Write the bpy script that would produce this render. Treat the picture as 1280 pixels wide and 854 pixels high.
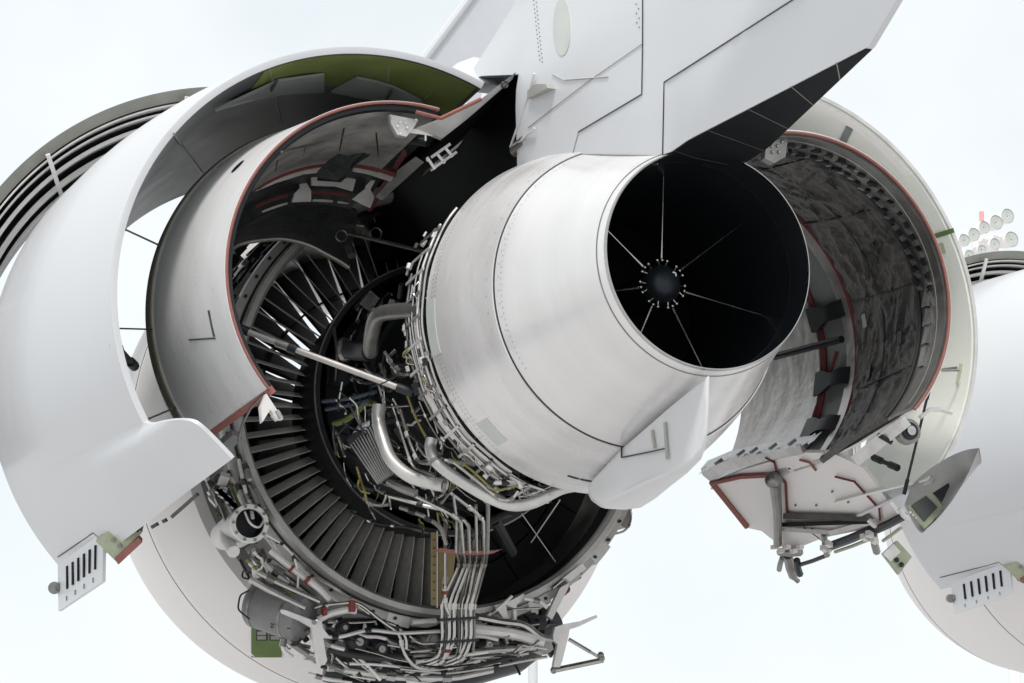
import bpy, math, random
import numpy as np
from mathutils import Vector, Matrix
random.seed(7); rng = np.random.default_rng(7)
for o in list(bpy.data.objects): bpy.data.objects.remove(o)
sc = bpy.context.scene
R_ = math.radians
cos, sin, pi = math.cos, math.sin, math.pi
# ------------------------------------------------------------------ camera
AX = 3.80                                   # height of the engine axis above the apron
CAM = np.array([-3.671, -7.473, -2.133])    # camera in engine coordinates (axis = +Y, z = 0)
YAW, PIT, FPX = .366, .215, 2800.0
Fv = np.array([sin(YAW)*cos(PIT), cos(YAW)*cos(PIT), sin(PIT)])
Rv = np.array([cos(YAW), -sin(YAW), 0.0]); Uv = np.cross(Rv, Fv)
cd = bpy.data.cameras.new('camera'); cam = bpy.data.objects.new('camera', cd)
sc.collection.objects.link(cam); sc.camera = cam
cd.sensor_width = 36; cd.lens = FPX/1280*36; cd.clip_start = .1; cd.clip_end = 3000
cam.matrix_world = Matrix(((Rv[0], Uv[0], -Fv[0], CAM[0]), (Rv[1], Uv[1], -Fv[1], CAM[1]),
                           (Rv[2], Uv[2], -Fv[2], CAM[2]+AX), (0, 0, 0, 1)))
sc.render.engine = 'CYCLES'
sc.render.resolution_x, sc.render.resolution_y = 1024, 683
# ------------------------------------------------------------------ sky, sun
SUN_EL, SUN_AZ = 61, -148                   # sun high, behind the left shoulder
w = bpy.data.worlds.new('World'); sc.world = w; w.use_nodes = True
nt = w.node_tree; N = nt.nodes; L = nt.links; N.clear()
out = N.new('ShaderNodeOutputWorld'); mixs = N.new('ShaderNodeMixShader')
b1 = N.new('ShaderNodeBackground'); b2 = N.new('ShaderNodeBackground')
sky = N.new('ShaderNodeTexSky'); sky.sky_type = 'NISHITA'; sky.sun_disc = False
sky.sun_elevation = R_(SUN_EL); sky.sun_rotation = R_(SUN_AZ)
b1.inputs['Strength'].default_value = .09; L.new(sky.outputs[0], b1.inputs['Color'])
tc = N.new('ShaderNodeTexCoord'); nz = N.new('ShaderNodeTexNoise')
nz.inputs['Scale'].default_value = 7; nz.inputs['Detail'].default_value = 4; nz.inputs['Roughness'].default_value = .45
L.new(tc.outputs['Generated'], nz.inputs['Vector'])
cr = N.new('ShaderNodeValToRGB'); cr.color_ramp.elements[0].position = .36; cr.color_ramp.elements[1].position = .62
cr.color_ramp.elements[0].color = (.84, .84, .84, 1); cr.color_ramp.elements[1].color = (.97, .97, .97, 1)
L.new(nz.outputs['Fac'], cr.inputs['Fac']); L.new(cr.outputs['Color'], mixs.inputs['Fac'])
b2.inputs['Color'].default_value = (.94, .985, 1, 1); b2.inputs['Strength'].default_value = .745
L.new(b1.outputs[0], mixs.inputs[1]); L.new(b2.outputs[0], mixs.inputs[2]); L.new(mixs.outputs[0], out.inputs['Surface'])
sl = bpy.data.lights.new('sun', 'SUN'); so = bpy.data.objects.new('sun', sl); sc.collection.objects.link(so)
sl.energy = 2.0; sl.angle = R_(12); sl.color = (1, .97, .93)
sd = Vector((sin(R_(SUN_AZ))*cos(R_(SUN_EL)), cos(R_(SUN_AZ))*cos(R_(SUN_EL)), sin(R_(SUN_EL))))
so.rotation_euler = (-sd).to_track_quat('-Z', 'Y').to_euler(); so.location = (-20, -20, 40)
vs = sc.view_settings
vs.view_transform = 'Standard'; vs.look = 'None'; vs.exposure = .48; vs.gamma = 1; vs.use_curve_mapping = False

# ------------------------------------------------------------------ geometry helpers
def ray(px, py): return Fv*FPX + Rv*(px-640) + Uv*(427-py)
def P(px, py, Y):                           # sight line met with the station plane y = Y
    d = ray(px, py); return CAM + d*((Y-CAM[1])/d[1])
def PX(px, py, X):                          # ... with the upright plane x = X
    d = ray(px, py); return CAM + d*((X-CAM[0])/d[0])
def PL(px, py, p0, n):                      # ... with any plane
    d = ray(px, py); p0 = np.array(p0, float); n = np.array(n, float)
    return CAM + d*(((p0-CAM)@n)/(d@n))
def ppm(p): return FPX/float((np.array(p)-CAM)@Fv)     # pixels per metre at a point
def cyl(c, r, th, Y): t = R_(th); return np.array([c[0]+r*cos(t), Y, c[1]+r*sin(t)])
def nrm(v): v = np.array(v, float); return v/(np.linalg.norm(v)+1e-12)

class MB:
    def __init__(s): s.v = []; s.f = []
    def add(s, vs_, fs):
        k = len(s.v); s.v += [tuple(map(float, q)) for q in vs_]; s.f += [tuple(i+k for i in q) for q in fs]; return s
    def grid(s, rows, closed=False):
        n = len(rows[0]); vs_ = [q for r in rows for q in r]; fs = []
        for i in range(len(rows)-1):
            for j in range(n if closed else n-1):
                a = i*n+j; b = i*n+(j+1) % n; fs.append((a, b, b+n, a+n))
        return s.add(vs_, fs)
    def slab(s, rows, off):
        """closed solid: a surface and its offset copy (off = function or array of rows)"""
        m, n = len(rows), len(rows[0]); vs_ = [q for r in rows for q in r]+[q for r in off for q in r]; K = m*n; fs = []
        for i in range(m-1):
            for j in range(n-1):
                a = i*n+j; fs.append((a, a+1, a+1+n, a+n)); fs.append((K+a, K+a+n, K+a+n+1, K+a+1))
        for i in range(m-1):
            a = i*n; fs.append((a, a+n, K+a+n, K+a)); a = i*n+n-1; fs.append((a, K+a, K+a+n, a+n))
        for j in range(n-1):
            a = j; fs.append((a, K+a, K+a+1, a+1)); a = (m-1)*n+j; fs.append((a, a+1, K+a+1, K+a))
        return s.add(vs_, fs)
    def tube(s, pts, r, n=8, cap=True, r1=None):
        pts = [np.array(p, float) for p in pts]; m = len(pts); rows = []
        t = nrm(pts[1]-pts[0]); u = nrm(np.cross(t, (0, 0, 1) if abs(t[2]) < .9 else (1, 0, 0)))
        for i in range(m):
            ti = nrm(pts[min(i+1, m-1)]-pts[max(i-1, 0)])
            u = nrm(u-ti*(u@ti)); v = np.cross(ti, u)
            ri = r if r1 is None else r+(r1-r)*i/(m-1)
            if not np.isscalar(r): ri = r[i]
            rows.append([pts[i]+ri*(u*cos(2*pi*k/n)+v*sin(2*pi*k/n)) for k in range(n)])
        k0 = len(s.v); s.grid(rows, True)
        if cap:
            s.f.append(tuple(k0+k for k in range(n))[::-1]); s.f.append(tuple(k0+(m-1)*n+k for k in range(n)))
        return s
    def box(s, c, hx, hy, hz):
        c = np.array(c, float); hx, hy, hz = map(lambda q: np.array(q, float), (hx, hy, hz))
        q = [c+a*hx+b*hy+d*hz for a in (-1, 1) for b in (-1, 1) for d in (-1, 1)]
        return s.add(q, [(0, 1, 3, 2), (4, 6, 7, 5), (0, 4, 5, 1), (2, 3, 7, 6), (0, 2, 6, 4), (1, 5, 7, 3)])
    def prism(s, poly, off):
        off = np.array(off, float); n = len(poly); a = [np.array(p, float) for p in poly]; b = [p+off for p in a]
        return s.add(a+b, [tuple(range(n))[::-1], tuple(range(n, 2*n))]+[(i, (i+1) % n, n+(i+1) % n, n+i) for i in range(n)])
    def lathe(s, prof, c=(0, 0), t0=0, t1=360, n=96, closedprof=False):
        full = abs(t1-t0) >= 359.9; m = n if full else n+1
        pr = list(prof)+([prof[0]] if closedprof else [])
        rows = [[cyl(c, r, t0+(t1-t0)*j/n, y) for j in range(m)] for y, r in pr]
        k0 = len(s.v); s.grid(rows, full)
        if closedprof and not full:
            q = len(prof); s.f.append(tuple(k0+i*m for i in range(q))); s.f.append(tuple(k0+i*m+m-1 for i in range(q))[::-1])
        return s
    def ball(s, c, r, n=8, m=6, sc_=(1, 1, 1)):
        rows = [[np.array(c)+r*np.array(sc_)*np.array([sin(pi*i/m)*cos(2*pi*k/n), sin(pi*i/m)*sin(2*pi*k/n), cos(pi*i/m)]) for k in range(n)] for i in range(m+1)]
        return s.grid(rows, True)

def fillet(pts, rad=.03, n=4):
    pts = [np.array(p, float) for p in pts]; res = [pts[0]]
    for i in range(1, len(pts)-1):
        a, b, c = pts[i-1], pts[i], pts[i+1]
        d = min(rad, np.linalg.norm(a-b)*.48, np.linalg.norm(c-b)*.48)
        p, q = b+nrm(a-b)*d, b+nrm(c-b)*d
        for k in range(n+1):
            t = k/n; res.append((1-t)**2*p+2*t*(1-t)*b+t*t*q)
    res.append(pts[-1]); return res
def spline(pts, n=8):
    pts = [np.array(p, float) for p in pts]; q = [2*pts[0]-pts[1]]+pts+[2*pts[-1]-pts[-2]]; res = []
    for i in range(1, len(q)-2):
        for k in range(n):
            t = k/n; a, b, c, d = q[i-1:i+3]
            res.append(.5*((2*b)+(-a+c)*t+(2*a-5*b+4*c-d)*t*t+(-a+3*b-3*c+d)*t**3))
    res.append(pts[-1]); return res

COL = sc.collection
def mesh_of(name, mb, mat, sharp=35, smooth=True):
    me = bpy.data.meshes.new(name); me.from_pydata(mb.v, [], mb.f); me.update()
    import bmesh
    bm = bmesh.new(); bm.from_mesh(me); bmesh.ops.recalc_face_normals(bm, faces=bm.faces); bm.to_mesh(me); bm.free()
    me.materials.append(M[mat])
    if smooth:
        me.polygons.foreach_set('use_smooth', [True]*len(me.polygons)); me.set_sharp_from_angle(angle=R_(sharp))
    return me
def tag(o, label, cat, group=None):
    o['label'] = label; o['category'] = cat
    if group: o['group'] = group
    return o
def thing(name, label, cat, base=(0, 0, 0), group=None):
    """an Empty standing at the thing's base (engine coordinates)"""
    o = bpy.data.objects.new(name, None); COL.objects.link(o); o.empty_display_size = .1
    o.location = (base[0], base[1], base[2]+AX); return tag(o, label, cat, group)
def rootof(o):
    while o.parent: o = o.parent
    return o
def part(name, mb, mat, parent, label=None, kind=None, sharp=35, smooth=True):
    me = mb if isinstance(mb, bpy.types.Mesh) else mesh_of(name, mb, mat, sharp, smooth)
    o = bpy.data.objects.new(name, me); COL.objects.link(o); o.parent = parent
    if parent is not None and parent.parent is None and parent.type == 'EMPTY':
        l = parent.location; o.location = (-l[0], -l[1], AX-l[2])
    elif parent is None: o.location = (0, 0, AX)
    if label: o['label'] = label
    if kind: o['kind'] = kind
    return o
def solo(name, mb, mat, label, cat, group=None, **k): return tag(part(name, mb, mat, None, **k), label, cat, group)
def copy_tree(o, parent=None):
    c = o.copy(); COL.objects.link(c); c.parent = parent
    for ch in list(o.children): copy_tree(ch, c)
    return c

# ------------------------------------------------------------------ materials
M = {}
def material(name, col, rough=.5, metal=0, noise=0, nscale=6, col2=None, bump=0, bscale=40, streak=None, spec=.5, coat=0, emit=None):
    m = bpy.data.materials.new(name); m.use_nodes = True; t = m.node_tree; n = t.nodes; l = t.links
    b = n['Principled BSDF']; b.inputs['Roughness'].default_value = rough; b.inputs['Metallic'].default_value = metal
    b.inputs['Base Color'].default_value = (*col, 1); b.inputs['Specular IOR Level'].default_value = spec
    b.inputs['Coat Weight'].default_value = coat
    if noise or bump:
        tcx = n.new('ShaderNodeTexCoord'); mp = n.new('ShaderNodeMapping'); l.new(tcx.outputs['Object'], mp.inputs['Vector'])
        if streak: mp.inputs['Scale'].default_value = streak
    if noise:
        a = n.new('ShaderNodeTexNoise'); a.inputs['Scale'].default_value = nscale; a.inputs['Detail'].default_value = 7; a.inputs['Roughness'].default_value = .62
        l.new(mp.outputs[0], a.inputs['Vector'])
        r = n.new('ShaderNodeValToRGB'); r.color_ramp.elements[0].position = .5-.5*noise*.4-.08; r.color_ramp.elements[1].position = .72
        c2 = col2 or tuple(c*.5 for c in col)
        mx = n.new('ShaderNodeMix'); mx.data_type = 'RGBA'
        mx.inputs[6].default_value = (*c2, 1); mx.inputs[7].default_value = (*col, 1)
        l.new(a.outputs['Fac'], r.inputs['Fac'])
        mr = n.new('ShaderNodeMapRange'); l.new(r.outputs['Color'], mr.inputs['Value'])
        mr.inputs['To Min'].default_value = 1-noise; mr.inputs['To Max'].default_value = 1
        l.new(mr.outputs[0], mx.inputs[0]); l.new(mx.outputs[2], b.inputs['Base Color'])
        rr = n.new('ShaderNodeMapRange'); l.new(a.outputs['Fac'], rr.inputs['Value'])
        rr.inputs['To Min'].default_value = max(.05, rough-.12); rr.inputs['To Max'].default_value = min(1, rough+.15)
        l.new(rr.outputs[0], b.inputs['Roughness'])
    if bump:
        a2 = n.new('ShaderNodeTexNoise'); a2.inputs['Scale'].default_value = bscale; a2.inputs['Detail'].default_value = 5
        l.new(mp.outputs[0], a2.inputs['Vector'])
        bp = n.new('ShaderNodeBump'); bp.inputs['Strength'].default_value = bump; bp.inputs['Distance'].default_value = .02
        l.new(a2.outputs['Fac'], bp.inputs['Height']); l.new(bp.outputs[0], b.inputs['Normal'])
    M[name] = m; return m
material('paint', (.60, .61, .63), .33, 0, .3, 1.2, (.53, .53, .54), coat=.1)
material('paint_warm', (.80, .77, .76), .42, 0, .2, 2.0, (.72, .69, .67))
material('nozzle', (.78, .765, .765), .22, .35, .5, 3.2, (.60, .585, .58), streak=(.35, 2.2, .35))
material('cowl_paint', (.77, .755, .755), .26, .3, .6, 3.6, (.52, .505, .50), streak=(.5, 1.8, .5))
material('band', (.9, .89, .89), .28, .2, .7, 2.0, (.62, .61, .605), streak=(.6, 1.6, .6))
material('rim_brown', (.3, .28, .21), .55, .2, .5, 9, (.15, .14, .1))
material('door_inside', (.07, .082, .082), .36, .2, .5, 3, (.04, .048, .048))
material('olive', (.14, .175, .045), .5, 0, .6, 5, (.06, .075, .02))
material('patch_grey', (.2, .215, .21), .5, 0, .35, 6)
material('cream', (.80, .81, .77), .36, 0, .4, 3.0, (.62, .65, .56))
material('green_primer', (.11, .18, .045), .55, 0, .5, 14)
material('green_pale', (.42, .46, .33), .55, 0, .5, 12, (.2, .23, .14))
material('seal_red', (.16, .03, .03), .7, 0, .4, 30)
material('seal_pink', (.30, .115, .095), .7, 0, .5, 25)
material('blanket', (.10, .092, .082), .45, .2, .95, 3.4, (.012, .014, .016), bump=.5, bscale=30)
material('blanket_left', (.42, .405, .38), .55, .1, .9, 5, (.06, .06, .062), bump=.5, bscale=16)
material('blanket_dark', (.035, .038, .04), .45, .4, .6, 6, (.010, .011, .013), bump=.9, bscale=9)
material('foil', (.6, .59, .58), .32, .8, .6, 5, (.2, .2, .2), bump=.35, bscale=9)
material('steel', (.55, .535, .515), .24, 1, .5, 14, (.27, .26, .24))
material('steel_dull', (.31, .305, .29), .36, .75, .55, 12, (.11, .107, .10))
material('steel_dark', (.03, .033, .037), .42, .5, .5, 9, (.012, .013, .015))
material('aluminium', (.68, .67, .65), .4, .55, .4, 8, (.3, .29, .28))
material('fitting_white', (.78, .76, .745), .45, .1, .4, 14, (.4, .38, .36))
material('ring_grey', (.52, .51, .485), .4, .35, .55, 7, (.24, .235, .22))
material('vane', (.58, .57, .53), .36, .25, .6, 40, (.3, .29, .27))
material('blade', (.035, .037, .04), .4, .5)
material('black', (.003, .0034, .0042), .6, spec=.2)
material('nozzle_inside', (.035, .042, .05), .36, .6, .4, 4, (.018, .022, .027), spec=.3)
material('tank_grey', (.21, .21, .21), .5, .1, .3, 10)
material('tan', (.36, .27, .12), .5, 0, .5, 16)
material('yellow', (.27, .23, .06), .5, 0, .3, 20)
material('hose_green', (.07, .13, .03), .5, 0, .8, 30, (.2, .17, .05))
material('hose_blue', (.05, .075, .12), .5, 0, .3, 20)
material('shield_pale', (.75, .735, .70), .5, .1, .6, 16, (.4, .39, .37))
material('strut_grey', (.5, .475, .45), .4, .4, .5, 14, (.3, .28, .26))
material('rim_grey', (.3, .3, .265), .5, .1, .4, 6)
material('rubber', (.02, .02, .022), .6)
material('clamp_red', (.2, .035, .03), .6)
material('line', (.03, .03, .034), .7)
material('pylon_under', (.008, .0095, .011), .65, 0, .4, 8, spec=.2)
material('haze_white', (.9, .87, .87), .6)  # distance haze put into the colour of lamps and mast
material('haze_red', (.75, .35, .36), .5)  # red beacon, its colour paled to stand in for haze
material('pole_paint', (.62, .64, .65), .5)
material('panel_tint', (.56, .585, .545), .42, .1, .3, 5)
material('concrete', (.56, .55, .545), .85, 0, .4, .8)
material('fin_paint', (.65, .65, .66), .34, 0, .3, 3, (.58, .575, .575))
material('fairing_grey', (.36, .36, .355), .35, .3, .6, 6, (.2, .2, .2))
material('wing_paint', (.55, .56, .59), .45, 0, .2, 2)

# ================================================================== the setting
g = MB().add([(-900, -900, -AX), (900, -900, -AX), (900, 900, -AX), (-900, 900, -AX)], [(0, 1, 2, 3)])
go = part('apron_ground', g, 'concrete', None); go['kind'] = 'structure'

# ================================================================== shared surface helpers
def PC(px, py, c, rfun, Y0, Y1):
    """sight line met with a shell of revolution round centre c, radius rfun(Y)"""
    fn = lambda Y: (lambda p: math.hypot(p[0]-c[0], p[2]-c[1])-rfun(Y))(P(px, py, Y))
    ys = np.linspace(Y0, Y1, 60); v = [fn(y) for y in ys]
    for i in range(59):
        if v[i]*v[i+1] <= 0:
            a, b = ys[i], ys[i+1]
            for _ in range(30):
                m = (a+b)/2
                if fn(a)*fn(m) <= 0: b = m
                else: a = m
            return P(px, py, a)
    return P(px, py, ys[int(np.argmin(np.abs(v)))])
def interp(tab):
    xs = [a for a, b in tab]; ys = [b for a, b in tab]
    return lambda x: float(np.interp(x, xs, ys))
def arc_tube(c, r, Y, t0, t1, rad, n=48, k=8, dY=0, dr=0):
    return MB().tube([cyl(c, r+dr*i/n, t0+(t1-t0)*i/n, Y+dY*i/n) for i in range(n+1)], rad, k)
def shell(prof, th, c, t0, t1, n=64):
    """thin closed shell of revolution: profile (Y, r) and its copy th further in"""
    rows = [[cyl(c, r, t0+(t1-t0)*j/n, y) for j in range(n+1)] for y, r in prof]
    off = [[cyl(c, r-th, t0+(t1-t0)*j/n, y) for j in range(n+1)] for y, r in prof]
    return MB().slab(rows, off)
def dense(prof, n=6):
    res = []
    for (a, b), (c, d) in zip(prof[:-1], prof[1:]):
        res += [(a+(c-a)*i/n, b+(d-b)*i/n) for i in range(n)]
    return res+[prof[-1]]
def smoothprof(prof, n=6): return [tuple(p[:2]) for p in spline([(a, b, 0) for a, b in prof], n)]
def quadpatch(c4, th, nsub=1):
    """flat or slightly warped plate from 4 corners, thickness vector th"""
    a, b, c, d = [np.array(q, float) for q in c4]; th = np.array(th, float); k = nsub
    rows = [[(a*(1-u)+b*u)*(1-v)+(d*(1-u)+c*u)*v for u in np.linspace(0, 1, k+1)] for v in np.linspace(0, 1, k+1)]
    return MB().slab(rows, [[q+th for q in r] for r in rows])
def pcbar(p, q, wid, th, up=None):
    p, q = np.array(p, float), np.array(q, float); d = q-p; t = nrm(d)
    up = nrm(up if up is not None else CAM-p); s = nrm(np.cross(t, up)); u = np.cross(s, t)
    return MB().box((p+q)/2, d/2, s*wid/2, u*th/2)

# ================================================================== 1. the engine
eng = thing('jet_engine', 'large bare jet engine with white tail cone, its fan and piping laid open', 'engine', (0, 1.5, -1.45))
# --- exhaust nozzle and core cowl
noz_prof = smoothprof([(0, .430), (.2, .487), (.42, .553), (.657, .629)], 6)
part('exhaust_nozzle', MB().lathe(noz_prof+[(.657, .60), (.42, .53), (.2, .470), (0, .4275)], n=144, closedprof=True), 'nozzle', eng, 'pale grey painted tail nozzle')
nz_o = bpy.data.objects['exhaust_nozzle']
part('rim', MB().lathe([(-.004, .4305), (-.004, .4270), (.010, .4265), (.010, .4345)], n=144, closedprof=True), 'steel', nz_o)
part('seam', MB().lathe([(.050, .447), (.050, .4435), (.0535, .4445), (.0535, .448)], n=144, closedprof=True), 'steel_dull', nz_o)
cc_prof = smoothprof([(.663, .640), (.85, .687), (1.02, .722), (1.168, .743)], 6)
cowl = part('core_cowl', MB().lathe(cc_prof+[(1.168, .72), (.663, .610)], n=144, closedprof=True), 'cowl_paint', eng)
part('seam', MB().lathe([(.6575, .6300), (.6575, .60), (.6625, .60), (.6625, .6345)], n=144, closedprof=True), 'line', nz_o)
rcow = interp(cc_prof); rnoz = interp(noz_prof)
# inside of the nozzle
part('nozzle_liner', MB().lathe([(.009, .4266), (.25, .435), (.5, .445), (.9, .46), (1.15, .46), (1.15, .02)], n=96), 'nozzle_inside', eng)
part('liner_ring', MB().lathe([(.155, .4305), (.155, .4275), (.163, .4275), (.163, .4305)], n=96, closedprof=True), 'nozzle_inside', eng)
part('turbine_disc', MB().lathe([(1.12, .45), (1.10, .30), (1.06, .12), (1.06, .0)], n=48), 'black', eng)
hub = part('exhaust_plug', MB().lathe([(1.1, .07), (.6, .082), (.46, .085), (.42, .078), (.395, .062), (.38, .04), (.375, .001)], n=40), 'nozzle_inside', eng)
part('drain_fitting', MB().lathe([(.405, .012), (.385, .012), (.385, .006), (.392, .006)], (.032, .032), n=14, closedprof=True), 'steel', hub)
for k in range(7):
    th = 90-51.43*k
    a, b = cyl((0, 0), .10, th, .43), cyl((0, 0), .437, th, .40)
    m = MB().tube([a, a+(b-a)*.25], .0055, 6, r1=.0035); m.tube([a+(b-a)*.25, b], .0028, 6)
    rd = part('spoke_rod', m, 'steel', eng)
    for d in (-8, 8):
        m = MB(); q = cyl((0, 0), .098, th+d*1.6, .425); m.ball(q, .0085, 8, 6)
        m.tube([q, cyl((0, 0), .07, th+d, .42)], .003, 6); part('spoke_bolt', m, 'steel', rd)
    m = MB().ball(cyl((0, 0), .098, th, .425), .008, 8, 6); part('spoke_end', m, 'steel', rd)
# rivet rows, one part per row
def rivets(rows, rfun, mat, par, rad=.0032):
    for (y, t0, t1, step) in rows:
        m = MB()
        for t in np.arange(t0, t1, step):
            c0 = cyl((0, 0), rfun(y), t, y); nn = nrm(c0-np.array([0, y+.12, 0]))
            u = nrm(np.cross(nn, (0, 1, 0))); v = np.cross(nn, u)
            ring = [c0+rad*(u*cos(2*pi*k/6)+v*sin(2*pi*k/6))+nn*.0009 for k in range(6)]
            m.add(ring+[c0+nn*.0018], [(k, (k+1) % 6, 6) for k in range(6)])
        part('rivet_row', m, mat, par, kind='stuff')
rivets([(.62, 115, 215, 2.2), (.635, 118, 200, 5)], rnoz, 'steel_dull', nz_o, .0026)
rivets([(1.12, 120, 235, 1.5), (1.095, 150, 225, 1.5), (.70, 130, 200, 6)], rcow, 'steel_dull', cowl, .0028)
# tinted access plates on the core cowl
def cowl_plate(y0, y1, t0, t1, mat, name='access_plate', lift=.0025):
    rows = [[cyl((0, 0), rcow(y)+lift, t, y) for t in np.linspace(t0, t1, 9)] for y in np.linspace(y0, y1, 5)]
    off = [[cyl((0, 0), rcow(y)-.002, t, y) for t in np.linspace(t0, t1, 9)] for y in np.linspace(y0, y1, 5)]
    return part(name, MB().slab(rows, off), mat, cowl)
cowl_plate(1.09, 1.164, 178, 196, 'panel_tint'); cowl_plate(1.0, 1.09, -138, -128, 'panel_tint')
for t in (-104, -99.5): cowl_plate(1.0, 1.012, t, t+4, 'rubber', 'slot')
# lower fairing fin beneath the nozzle
def poly_px(pts, X): return [PX(x, y, X) for x, y in pts]
fin_px = [(884, 470), (883, 505), (881, 538), (876, 560), (868, 573), (840, 590), (800, 609), (770, 625), (752, 634), (741, 635), (732, 629), (727, 620), (728, 610), (738, 598), (757, 578), (776, 558), (800, 538), (840, 504)]
fa = [PX(x, y, float(np.interp(x, [727, 790, 884], [-.10, -.09, -.02]))) for x, y in fin_px]; cen = sum(fa)/len(fa)
m = MB(); ringA = [q for q in fa]; ringB = [q*1.0+(cen-q)*.0+np.array([.2, 0, 0]) for q in fa]
rows = []
for k, (dx, sh) in enumerate([(.0, .30), (.004, .20), (.014, .11), (.032, .045), (.06, 0), (.15, 0), (.185, .06), (.2, .2)]):
    rows.append([q+(cen-q)*sh*np.array([0, .6, .6])*(.3+.7*wk)+np.array([dx*wk, 0, 0]) for q, wk in ((q, float(np.interp(p_[0], [730, 780, 884], [1, .8, .06]))) for q, p_ in zip(fa, fin_px))])
n = len(fa); k0 = len(m.v); m.grid(rows, True)
m.f.append(tuple(range(n))); m.f.append(tuple(range(7*n, 8*n))[::-1])
fin = part('tail_fin', m, 'fin_paint', eng, 'white blade-shaped fairing under the nozzle', sharp=70)
def finX(x, l=.004): return float(np.interp(x, [727, 790, 884], [-.10, -.09, -.02]))-l
for a, b in [((831, 528), (834, 574)), ((815, 538), (818, 560))]:
    part('vent_slit', pcbar(PX(*a, finX(a[0])), PX(*b, finX(b[0])), .011, .008, (-1, -.2, 0)), 'ring_grey', fin)
for a, b in [((777, 558), (777, 572)), ((777, 572), (817, 564)), ((817, 564), (834, 560))]:
    part('panel_gap', pcbar(PX(*a, finX(a[0])), PX(*b, finX(b[0])), .004, .006, (-1, -.2, 0)), 'line', fin)

# --- fan case
case = part('fan_case', MB().lathe([(3.10, 1.05), (3.10, 1.10), (3.4, 1.085), (4.05, 1.10), (4.05, 1.0), (3.6, 1.02)], n=144, closedprof=True), 'steel_dull', eng)
part('case_lip', MB().lathe([(3.055, 1.05), (3.03, 1.065), (3.03, 1.092), (3.055, 1.102), (3.099, 1.102), (3.099, 1.05)], n=160, closedprof=True), 'ring_grey', case)
part('case_groove', MB().lathe([(3.0985, 1.1025), (3.0985, 1.11), (3.112, 1.11), (3.112, 1.1025)], n=160, closedprof=True), 'rubber', case)
part('flange', MB().lathe([(3.113, 1.101), (3.113, 1.150), (3.128, 1.155), (3.17, 1.155), (3.17, 1.101)], n=160, closedprof=True), 'ring_grey', case)
for t in np.arange(0, 360, 6.0):
    if 20 < t < 120: continue
    c0 = cyl((0, 0), 1.132, t, 3.105)
    part('flange_bolt', MB().tube([c0+np.array([0, .008, 0]), c0-np.array([0, .008, 0])], .009, 6), 'steel_dark', case)
for t in (-150, -128, -101, -62, -40): # joint plates round the flange
    rows = [[cyl((0, 0), r, t+d, 3.108) for d in np.linspace(-3, 3, 5)] for r in (1.098, 1.165)]
    part('joint_plate', MB().slab(rows, [[q+np.array([0, .06, 0]) for q in r] for r in rows]), 'aluminium', case)
liner = part('duct_liner', MB().lathe([(3.10, 1.049), (3.3, 1.04), (3.75, 1.03), (4.1, 1.02), (4.1, 1.019), (3.1, 1.046)], n=120), 'steel_dark', case)
# hub and core
part('splitter_ring', MB().lathe([(3.0, .70), (3.3, .675), (3.62, .645), (3.62, .60), (3.0, .672)], n=120, closedprof=True), 'steel_dark', eng)
part('splitter_lip', MB().lathe([(2.995, .704), (2.995, .697), (3.004, .697), (3.004, .704)], n=120, closedprof=True), 'steel_dull', eng)
part('core_case', MB().lathe([(3.62, .62), (3.15, .60), (3.1, .52), (2.7, .47), (2.3, .42), (1.8, .40), (1.4, .47), (1.15, .6)], n=72), 'steel_dark', eng)
for y, r in ((2.75, .50), (2.3, .45), (1.9, .43), (1.55, .47)):
    part('case_flange', MB().lathe([(y, r-.05), (y, r), (y+.03, r), (y+.03, r-.05)], n=72, closedprof=True), 'steel_dark', eng)
part('cowl_bulkhead', MB().lathe([(1.16, .725), (1.16, .45), (1.2, .45), (1.2, .725)], n=96, closedprof=True), 'steel_dark', eng)
# --- outlet guide vanes
def blade_mesh(name, rows_r, Ymid, chord, slope, thick, mat, camber=0.0, k=5, blunt=False):
    top, bot = [], []
    for r in rows_r:
        ch, sl = chord(r), slope(r); a, b = [], []
        for i in range(k+1):
            u = i/k-.5; y = Ymid+u*ch; z = sl*u*ch+camber*ch*(1-4*u*u); t = thick*.5 if blunt else thick*(1-(2*u)**2)**.5*.5+.0006
            a.append((r, y, z+t)); b.append((r, y, z-t))
        top.append(a); bot.append(b)
    return mesh_of(name, MB().slab(top, bot), mat, 50)
vm = blade_mesh('guide_vane', [.63, .74, .85, .95, 1.045], 3.37, lambda r: .10, lambda r: -.38, .0045, 'vane', .03, blunt=True)
nv = 0
for k in range(76):
    th = 2.0+k*360/76
    tt = (th+180) % 360-180
    if -86 < tt < 28: continue
    o = part('guide_vane', vm, None, eng); o.rotation_euler = (0, -R_(th+rng.normal(0, .12)), 0); nv += 1
# --- fan rotor
fm = blade_mesh('fan_blade', [.36, .5, .64, .76, .88, 1.005], 3.93, lambda r: .178, lambda r: -(.62+.66*(r-.5)/.5), .012, 'blade', .03)
rotor = part('fan_disc', MB().lathe([(3.66, .0), (3.66, .37), (4.15, .37), (4.4, .28), (4.65, .12), (4.72, .0)], n=48), 'blade', eng)
for k in range(38):
    o = part('fan_blade', fm, None, eng); o.rotation_euler = (0, -R_(k*360/38+3.4), 0)
part('shroud_ring', MB().lathe([(3.87, .765), (3.87, .777), (4.0, .777), (4.0, .765)], n=114, closedprof=True), 'blade', eng)
part('vane_shroud', MB().lathe([(3.44, .935), (3.44, .945), (3.47, .945), (3.47, .935)], t0=-122, t1=-84, n=40, closedprof=True), 'steel_dark', eng)
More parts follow.
